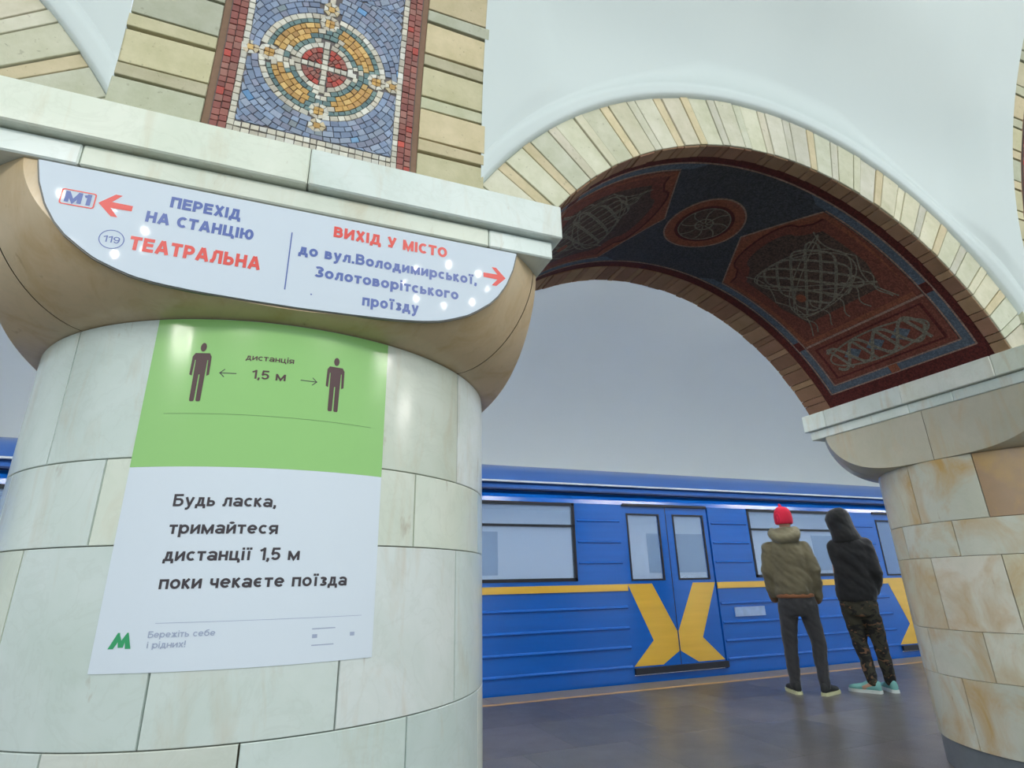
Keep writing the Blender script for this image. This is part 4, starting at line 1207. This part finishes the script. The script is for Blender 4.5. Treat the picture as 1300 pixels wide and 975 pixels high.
# ---------------------------------------------------------------- hall chandeliers and added fill tubes (outside the frame)
em = NT('candle_bulb_glow'); em.b.inputs['Emission Color'].default_value = (1, .97, .90, 1); em.b.inputs['Emission Strength'].default_value = BULB_STRENGTH
mbrass = simple('brass', srgb(170, 136, 80), .3, 1.0)
def chandelier(x, label):
    c = U(x, -1.9, 2.45)
    root = thing('chandelier', label, 'chandelier', c, 'hall chandeliers')
    R = .42
    mb = MB(); mb.tube([c+Vector((R*math.cos(t), R*math.sin(t), 0)) for t in rng(0, 2*PI, 24)[:-1]], .014, 8, True); mb.build('ring', mbrass, root, smooth=True)
    mb = MB(); mb.tube([c+Vector((0, 0, -.05)), c+Vector((0, 0, 1.6))], .012); mb.build('rod', mbrass, root)
    for k in range(4):
        t = k*PI/2; mb = MB(); mb.tube([c+Vector((R*math.cos(t), R*math.sin(t), 0)), c+Vector((0, 0, .25))], .008, 6); mb.build('arm', mbrass, root)
    for k in range(8):
        t = 2*PI*k/8+.2; p = c+Vector((R*math.cos(t), R*math.sin(t), .07))
        bm = bmesh.new(); bmesh.ops.create_icosphere(bm, subdivisions=2, radius=.022)
        for v in bm.verts: v.co = Vector((v.co.x, v.co.y, v.co.z*1.5))+p
        me = bpy.data.meshes.new('bulb'); bm.to_mesh(me); bm.free(); link('bulb', me, root, em.m)
for i, x in enumerate((-4.2, -1.55, 1.1, 3.75, 6.4)): chandelier(x, 'brass ring chandelier with candle bulbs, out of frame in the hall behind')
tm = NT('tube_glow'); tm.b.inputs['Emission Color'].default_value = (1, .985, .92, 1); tm.b.inputs['Emission Strength'].default_value = TUBE_STRENGTH
for i in range(7):  # unseen tubes, added to brighten the far wall and the train side
    x = -7+i*3.2
    root = thing('platform_fill_tube', 'unseen bare tube added high over the platform to brighten train and far wall', 'lamp', (x, 3.98, 4.1), 'platform fill tubes')
    mb = MB(); mb.box((x-.9, 3.96, 4.15), (x+.9, 4.0, 4.22)); mb.build('housing', simple('fill_tube_housing', srgb(210, 210, 210), .5), root)
    mb = MB(); mb.tube([(x-.86, 3.98, 4.10), (x+.86, 3.98, 4.10)], .05, 12); mb.build('tube', tm.m, root)

# ---------------------------------------------------------------- people
def loft(mb, st, n=20, right_=Vector((1, 0, 0)), fwd_=Vector((0, 1, 0))):
    """closed loft through horizontal ellipses (r, f, z, rx, ry) in the person's frame"""
    vs = []; N = len(st)
    for (r, f, z, rx, ry) in st:
        for k in range(n):
            t = 2*PI*k/n; vs.append(Vector((r+rx*math.cos(t), f+ry*math.sin(t), z)))
    fs = [(i*n+k, i*n+(k+1) % n, (i+1)*n+(k+1) % n, (i+1)*n+k) for i in range(N-1) for k in range(n)]
    fs += [tuple(range(n-1, -1, -1)), tuple((N-1)*n+k for k in range(n))]
    mb.add(vs, fs)
def caps(mb, p, q, r0, r1, n=14):
    p, q = Vector(p), Vector(q); d = (q-p); L = d.length; d.normalize()
    pts, rr = [], []
    for i in range(5):
        t = i/4*PI/2; pts.append(p-d*r0*math.cos(t)); rr.append(max(.001, r0*math.sin(t)))
    for i in range(1, 5):
        t = i/4*PI/2; pts.append(q+d*r1*math.sin(t)); rr.append(max(.001, r1*math.cos(t)))
    pts.insert(5, q); rr.insert(5, r1)
    mb.tube(pts, rr, n)
def blob(mb, name, mat, par, M, vox=.011, it=6, fold=0.0, seed=0):
    """melt the pieces into one continuous smooth surface"""
    me = bpy.data.meshes.new('tmp'); me.from_pydata([tuple(v) for v in mb.v], [], mb.f)
    bm = bmesh.new(); bm.from_mesh(me); bmesh.ops.recalc_face_normals(bm, faces=bm.faces); bm.to_mesh(me); bm.free()
    o = bpy.data.objects.new('tmp', me); COL.objects.link(o)
    md = o.modifiers.new('r', 'REMESH'); md.mode = 'VOXEL'; md.voxel_size = vox
    md = o.modifiers.new('s', 'SMOOTH'); md.iterations = it; md.factor = .5
    dg = bpy.context.evaluated_depsgraph_get(); out = bpy.data.meshes.new_from_object(o.evaluated_get(dg))
    bpy.data.objects.remove(o); bpy.data.meshes.remove(me)
    out.name = name
    if fold:
        for v in out.vertices:
            p = v.co; s_ = Vector((p.x*7+seed, p.y*7, p.z*11+p.x*9))
            v.co = p+v.normal*noise.noise(s_)*fold+v.normal*noise.noise(s_*2.3)*fold*.45
    out.transform(M)
    for p in out.polygons: p.use_smooth = True
    return link(name, out, par, mat)
def cloth(name, c, var=.25, scale=30, rough=.9):
    t = NT(name); n = t.noise(t.pos(), scale, 4, .6); n2 = t.noise(t.pos(), 5, 3)
    c2 = t.mix(n, tuple(x*(1-var) for x in c[:3])+(1,), tuple(min(1, x*(1+var)) for x in c[:3])+(1,)); t.base(c2); t.bump(n2, .35, .03)
    return t.P(Roughness=rough, Sheen_Weight=.2)
M_skin = simple('skin', srgb(196, 150, 124), .5, var=.05)
def head(mb, r, f, z0, lean=(0, 0), yaw=0.0):
    """skull, jaw, nose and ears; z0 = chin height"""
    cy, sy = math.cos(yaw), math.sin(yaw)
    st = [(0, .025, z0, .032, .04), (0, .018, z0+.03, .055, .068), (0, .008, z0+.075, .068, .085), (0, 0, z0+.12, .074, .094), (0, -.004, z0+.165, .072, .092), (0, -.006, z0+.20, .056, .072), (0, -.006, z0+.222, .025, .035)]
    tmp = MB(); loft(tmp, st, 18)
    caps(tmp, (0, .088, z0+.115), (0, .104, z0+.085), .009, .013, 8)
    for s in (-1, 1): loft(tmp, [(s*.075, -.005, z0+.07, .006, .012), (s*.082, -.008, z0+.10, .008, .02), (s*.08, -.010, z0+.13, .006, .016)], 8)
    caps(tmp, (-.022, .083, z0+.055), (.022, .083, z0+.055), .008, .008, 8)
    k = MB()
    for v in tmp.v:
        h = v.z-z0
        x, y = v.x*cy-v.y*sy, v.x*sy+v.y*cy
        k.v.append(Vector((x+r+lean[0]*h, y+f+lean[1]*h, v.z)))
    k.f = tmp.f; mb.add(k.v, k.f)
def eyes(par, M, r, f, z, yaw):
    me = simple('eye_dark', srgb(40, 30, 26), .2); mw = simple('eye_white', srgb(230, 228, 222), .3)
    for s in (-1, 1):
        for nm, rad, off, mt in (('eye', .011, .078, mw), ('iris', .006, .0862, me)):
            bm = bmesh.new(); bmesh.ops.create_icosphere(bm, subdivisions=2, radius=rad)
            me_ = bpy.data.meshes.new(nm)
            x, y = s*.030, off
            p = Vector((r+x*math.cos(yaw)-y*math.sin(yaw), f+x*math.sin(yaw)+y*math.cos(yaw), z))
            for v in bm.verts: v.co += p
            bm.to_mesh(me_); bm.free(); me_.transform(M); link(nm, me_, par, mt)
def hand(mb, w, d, side):
    """wrist w, direction d (unit): palm and five curled fingers going into the pocket"""
    w = Vector(w); d = Vector(d).normalized(); sd = Vector((0, 1, 0)).cross(d).normalized(); nrm = d.cross(sd)
    caps(mb, w-d*.04, w+d*.02, .026, .028, 10)
    palm = w+d*.05
    for k in (-.024, -.008, .008, .024): caps(mb, w+d*.02+nrm*k*.6, w+d*.085+nrm*k, .014, .012, 8)
    for k, L in ((-.027, .052), (-.009, .066), (.009, .070), (.027, .062)):
        a = w+d*.088+nrm*k; b = a+(d*.8+sd*.35*side)*L*.55; c = b+(d*.45+sd*.8*side)*L*.45
        caps(mb, a, b, .0095, .0088, 8); caps(mb, b, c, .0088, .0078, 8)
    t0 = w+d*.035+nrm*.03; t1 = t0+(d*.6+nrm*.55+sd*.2*side)*.045; caps(mb, t0, t1, .0115, .010, 8); caps(mb, t1, t1+(d*.8+sd*.3*side)*.03, .010, .0085, 8)
def shoe(par, M, r, f, yaw, mats, L=.285, lift=0.0):
    """trainer: heel near (r, f), toe along yaw (0 = forward)"""
    T = M @ Matrix.Translation((r, f, 0)) @ Matrix.Rotation(yaw, 4, 'Z')
    def sec(t, hw, z0, h, n=14):
        return [Vector((hw*math.cos(2*PI*k/n)*(1.0 if math.sin(2*PI*k/n) < 0 else .86), t, z0+h*(.5+.5*math.sin(2*PI*k/n)))) for k in range(n)]
    mbu = MB(); S1 = [(-.065, .012, .03, .05), (-.06, .030, .02, .085), (-.03, .037, .02, .095), (.01, .038, .02, .098), (.05, .040, .02, .088), (.09, .045, .02, .066), (.14, .048, .02, .052), (.18, .044, .02, .045), (.21, .030, .02, .036), (.22, .012, .024, .022)]
    vs = [p for s_ in S1 for p in sec(*s_)]; n_ = 14; N = len(S1)
    fs = [(i*n_+k, i*n_+(k+1) % n_, (i+1)*n_+(k+1) % n_, (i+1)*n_+k) for i in range(N-1) for k in range(n_)]+[tuple(range(n_)), tuple((N-1)*n_+k for k in range(n_-1, -1, -1))]
    mbu.add([T @ v for v in vs], fs); up_ = mbu.build('shoe', mats[0], par, smooth=True)
    mbs = MB(); out = [(-.068, .018), (-.055, .034), (0, .041), (.05, .042), (.10, .048), (.15, .051), (.19, .046), (.215, .034), (.228, .016)]
    pr = [(-x, y_) for y_, x in out][::-1]+[(x, y_) for y_, x in out]
    k = len(pr); v = [T @ Vector((a, b, 0)) for a, b in pr]+[T @ Vector((a, b, .028)) for a, b in pr]
    mbs.add(v, [tuple(range(k-1, -1, -1)), tuple(range(k, 2*k))]+[(i, (i+1) % k, k+(i+1) % k, k+i) for i in range(k)])
    mbs.build('sole', mats[1], up_)
    return up_

def frame(P, az):
    f = Vector((math.sin(az), math.cos(az), 0)); r = Vector((f.y, -f.x, 0))
    return Matrix(((r.x, f.x, 0, P[0]), (r.y, f.y, 0, P[1]), (0, 0, 1, 0), (0, 0, 0, 1)))

def man_one():
    Pp = (4.9, 4.68); M = frame(Pp, math.atan2(*Pp))
    root = thing('person', 'person in red knitted hat, olive hooded jacket and dark trousers, facing the train', 'person', (Pp[0], Pp[1], 0))
    mb = MB()
    head(mb, .038, .015, 1.555, (0, 0), -.15)
    caps(mb, (.03, 0, 1.44), (.036, .005, 1.57), .056, .052)
    loft(mb, [(.02, 0, .80, .15, .105), (.02, 0, .92, .155, .105), (.018, 0, 1.05, .14, .10), (.015, 0, 1.25, .165, .11), (.012, 0, 1.34, .145, .09), (.014, 0, 1.41, .10, .065)])
    for s, h, kn, an in ((-1, (-.065, 0, .84), (-.10, .015, .47), (-.125, -.01, .07)), (1, (.115, 0, .84), (.15, .015, .47), (.135, -.03, .07))):
        caps(mb, h, kn, .082, .056); caps(mb, kn, an, .054, .036); caps(mb, an, Vector(an)+Vector((0, .09, -.035)), .034, .024)
    for s, sh, el, wr in ((-1, (-.145, 0, 1.345), (-.200, -.03, 1.13), (-.165, .085, .95)), (1, (.17, 0, 1.335), (.235, -.03, 1.12), (.205, .085, .95))):
        caps(mb, sh, el, .048, .040); caps(mb, el, wr, .038, .026); hand(mb, wr, (-.45*s, .45, -.77), -s)
    blob(mb, 'body', M_skin, root, M, .009, 4)
    eyes(root, M, .038, .015, 1.67, -.15)
    # trousers
    mb = MB()
    loft(mb, [(.022, 0, .70, .155, .105), (.025, 0, .78, .170, .118), (.025, 0, .88, .170, .118), (.025, 0, .96, .165, .112)])
    for h, kn, an in (((-.065, 0, .80), (-.10, .01, .46), (-.118, -.01, .085)), ((.115, 0, .80), (.152, .01, .46), (.140, -.03, .075))):
        caps(mb, h, kn, .097, .070); caps(mb, kn, an, .069, .052)
    tr = blob(mb, 'trousers', cloth('charcoal_denim', srgb(52, 52, 56)), root, M, .012, 5, .010, 1)
    # jacket with sleeves into the pockets
    mb = MB()
    loft(mb, [(.02, 0, .895, .172, .125), (.02, 0, .93, .185, .138), (.018, 0, 1.03, .195, .142), (.014, 0, 1.15, .196, .138), (.012, 0, 1.28, .200, .135), (.012, 0, 1.36, .178, .118), (.014, 0, 1.42, .140, .095), (.02, 0, 1.48, .095, .08)])
    for s, sh, el, wr in ((-1, (-.155, 0, 1.36), (-.200, -.035, 1.13), (-.18, .05, .905)), (1, (.18, 0, 1.35), (.235, -.035, 1.12), (.225, .05, .89))):
        caps(mb, sh, el, .072, .064); caps(mb, el, wr, .064, .052)
    ja = blob(mb, 'jacket', cloth('olive_cotton', srgb(104, 97, 76), .2), root, M, .012, 5, .014, 5)
    mb = MB(); loft(mb, [(.02, 0, .868, .168, .122), (.02, 0, .885, .178, .132), (.02, 0, .905, .178, .132), (.02, 0, .92, .170, .125)], 28)
    blob(mb, 'hem', cloth('rust_ribbing', srgb(150, 98, 64)), ja, M, .008, 2)
    for r_, f_, z_ in ((-.185, .05, .905), (.225, .05, .89)):
        mb = MB(); caps(mb, (r_, f_, z_+.01), (r_*.96, f_+.02, z_-.04), .050, .046); blob(mb, 'cuff', cloth('brown_cuff', srgb(106, 78, 52)), ja, M, .008, 2)
    # hood lying on the shoulders
    mb = MB()
    for k in range(15):
        t = PI*(-.12+1.24*k/14); a = Vector((.02+.118*math.cos(t), -.025-.085*math.sin(t)+.02, 1.515-.07*math.sin(t)))
        if k: caps(mb, prev, a, .040+.014*math.sin(max(0, t)), .040+.014*math.sin(max(0, t)))
        prev = a
    loft(mb, [(.02, -.03, 1.38, .06, .05), (.02, -.035, 1.42, .13, .09), (.02, -.03, 1.47, .135, .10), (.022, -.01, 1.53, .105, .085), (.026, 0, 1.565, .088, .08)])
    blob(mb, 'hood', cloth('olive_cotton_hood', srgb(116, 110, 88), .2), ja, M, .009, 3, .008, 8)
    # hat
    mb = MB(); loft(mb, [(.038, .01, 1.60, .085, .102), (.038, .01, 1.625, .091, .107), (.038, .01, 1.67, .091, .107), (.038, .01, 1.71, .087, .102), (.037, .008, 1.745, .074, .088), (.036, .004, 1.77, .054, .064), (.034, 0, 1.783, .030, .034)])
    t = NT('red_knit'); wv = t.n('ShaderNodeTexWave', ins={'Vector': t.pos(), 'Scale': 45.0, 'Distortion': 2.0}).outputs[0]
    t.base(t.mix(wv, srgb(196, 26, 58), srgb(232, 44, 76))); t.bump(wv, .3, .003); t.P(Roughness=.9)
    ht = blob(mb, 'hat', t.m, root, M, .007, 3, .003, 2)
    mb = MB(); caps(mb, (.028, -.005, 1.785), (.022, -.005, 1.803), .017, .014); blob(mb, 'pompom', t.m, ht, M, .004, 2)
    ms = (simple('black_mesh', srgb(40, 42, 44), .7), simple('pale_yellow_rubber', srgb(214, 214, 172), .6))
    shoe(root, M, -.115, -.03, .35, ms); shoe(root, M, .145, -.04, -.45, ms)

def man_two():
    Pp = (5.40, 4.50); M = frame(Pp, math.atan2(*Pp))
    root = thing('person', 'person in black hooded sweatshirt and camouflage trousers beside the stained column', 'person', (Pp[0], Pp[1], 0))
    yaw = .55
    mb = MB()
    head(mb, .085, .06, 1.51, (0, 0), yaw)
    caps(mb, (.12, 0, 1.43), (.09, .05, 1.55), .056, .052)
    loft(mb, [(.11, 0, .80, .145, .10), (.11, 0, .92, .15, .10), (.125, 0, 1.05, .14, .10), (.145, 0, 1.25, .165, .11), (.145, 0, 1.38, .17, .10), (.13, 0, 1.44, .11, .07)])
    legs = (((.03, .01, .82), (.055, .05, .45), (.085, -.02, .075)), ((.19, 0, .82), (.235, .06, .46), (.245, .10, .08)))
    for h, kn, an in legs:
        caps(mb, h, kn, .080, .056); caps(mb, kn, an, .054, .036)
    caps(mb, legs[0][2], (.0, -.01, .045), .034, .024); caps(mb, legs[1][2], (.22, .19, .045), .034, .024)
    arms = ((-1, (.0, 0, 1.37), (-.015, -.03, 1.11), (.01, .10, .95)), (1, (.30, -.01, 1.37), (.335, -.05, 1.11), (.29, .08, .95)))
    for s, sh, el, wr in arms:
        caps(mb, sh, el, .046, .040); caps(mb, el, wr, .038, .026); hand(mb, wr, (-.3*s, .75, -.2), -s)
    blob(mb, 'body', M_skin, root, M, .009, 4)
    eyes(root, M, .085, .06, 1.625, yaw)
    mb = MB()
    loft(mb, [(.105, 0, .69, .140, .10), (.108, 0, .78, .165, .118), (.11, 0, .88, .165, .118), (.112, 0, .95, .160, .112)])
    for h, kn, an in (((.035, .01, .79), (.055, .045, .45), (.095, -.02, .095)), ((.19, 0, .79), (.225, .055, .46), (.245, .09, .10))):
        caps(mb, h, kn, .093, .070); caps(mb, kn, an, .070, .050)
    t = NT('camouflage'); a = t.noise(t.pos((1, 1, 1.6)), 9, 2, .5, 1.2); b = t.noise(t.pos((1.1, .9, 1.5)), 13, 2, .5, 1.0)
    c = t.mix(t.ramp(a, [(.46, (0, 0, 0, 1)), (.49, (1, 1, 1, 1))]), srgb(30, 30, 30), srgb(58, 56, 46))
    c = t.mix(t.ramp(b, [(.61, (0, 0, 0, 1)), (.63, (1, 1, 1, 1))]), c, srgb(112, 82, 62)); t.base(c); t.P(Roughness=.9)
    blob(mb, 'trousers', t.m, root, M, .012, 5, .012, 3)
    mb = MB()
    loft(mb, [(.105, 0, .825, .170, .128), (.108, 0, .87, .185, .142), (.118, 0, 1.0, .190, .145), (.138, 0, 1.15, .190, .142), (.150, 0, 1.28, .195, .138), (.150, 0, 1.38, .180, .118), (.140, 0, 1.45, .125, .09), (.125, .01, 1.50, .09, .08)])
    for s, sh, el, wr in ((-1, (.005, 0, 1.36), (.015, -.035, 1.11), (.02, .08, .93)), (1, (.285, -.01, 1.37), (.315, -.05, 1.10), (.285, .06, .93))):
        caps(mb, sh, el, .074, .066); caps(mb, el, wr, .066, .054)
    ja = blob(mb, 'sweatshirt', cloth('black_fleece', srgb(20, 21, 26), .3), root, M, .012, 5, .011, 9)
    mb = MB(); loft(mb, [(.135, -.02, 1.40, .14, .10), (.130, -.01, 1.46, .135, .115), (.115, .01, 1.52, .125, .125), (.10, .035, 1.58, .128, .138), (.09, .045, 1.64, .128, .140), (.09, .04, 1.69, .114, .125), (.095, .03, 1.73, .085, .095), (.10, .015, 1.755, .042, .048)])
    blob(mb, 'hood', cloth('black_fleece_hood', srgb(17, 18, 22), .3), ja, M, .009, 3, .006, 4)
    ms = (simple('teal_mesh', srgb(122, 182, 178), .7), simple('white_rubber', srgb(216, 224, 222), .6))
    shoe(root, M, .09, -.02, 1.25, ms); shoe(root, M, .25, .10, .35, ms)
man_one(); man_two()
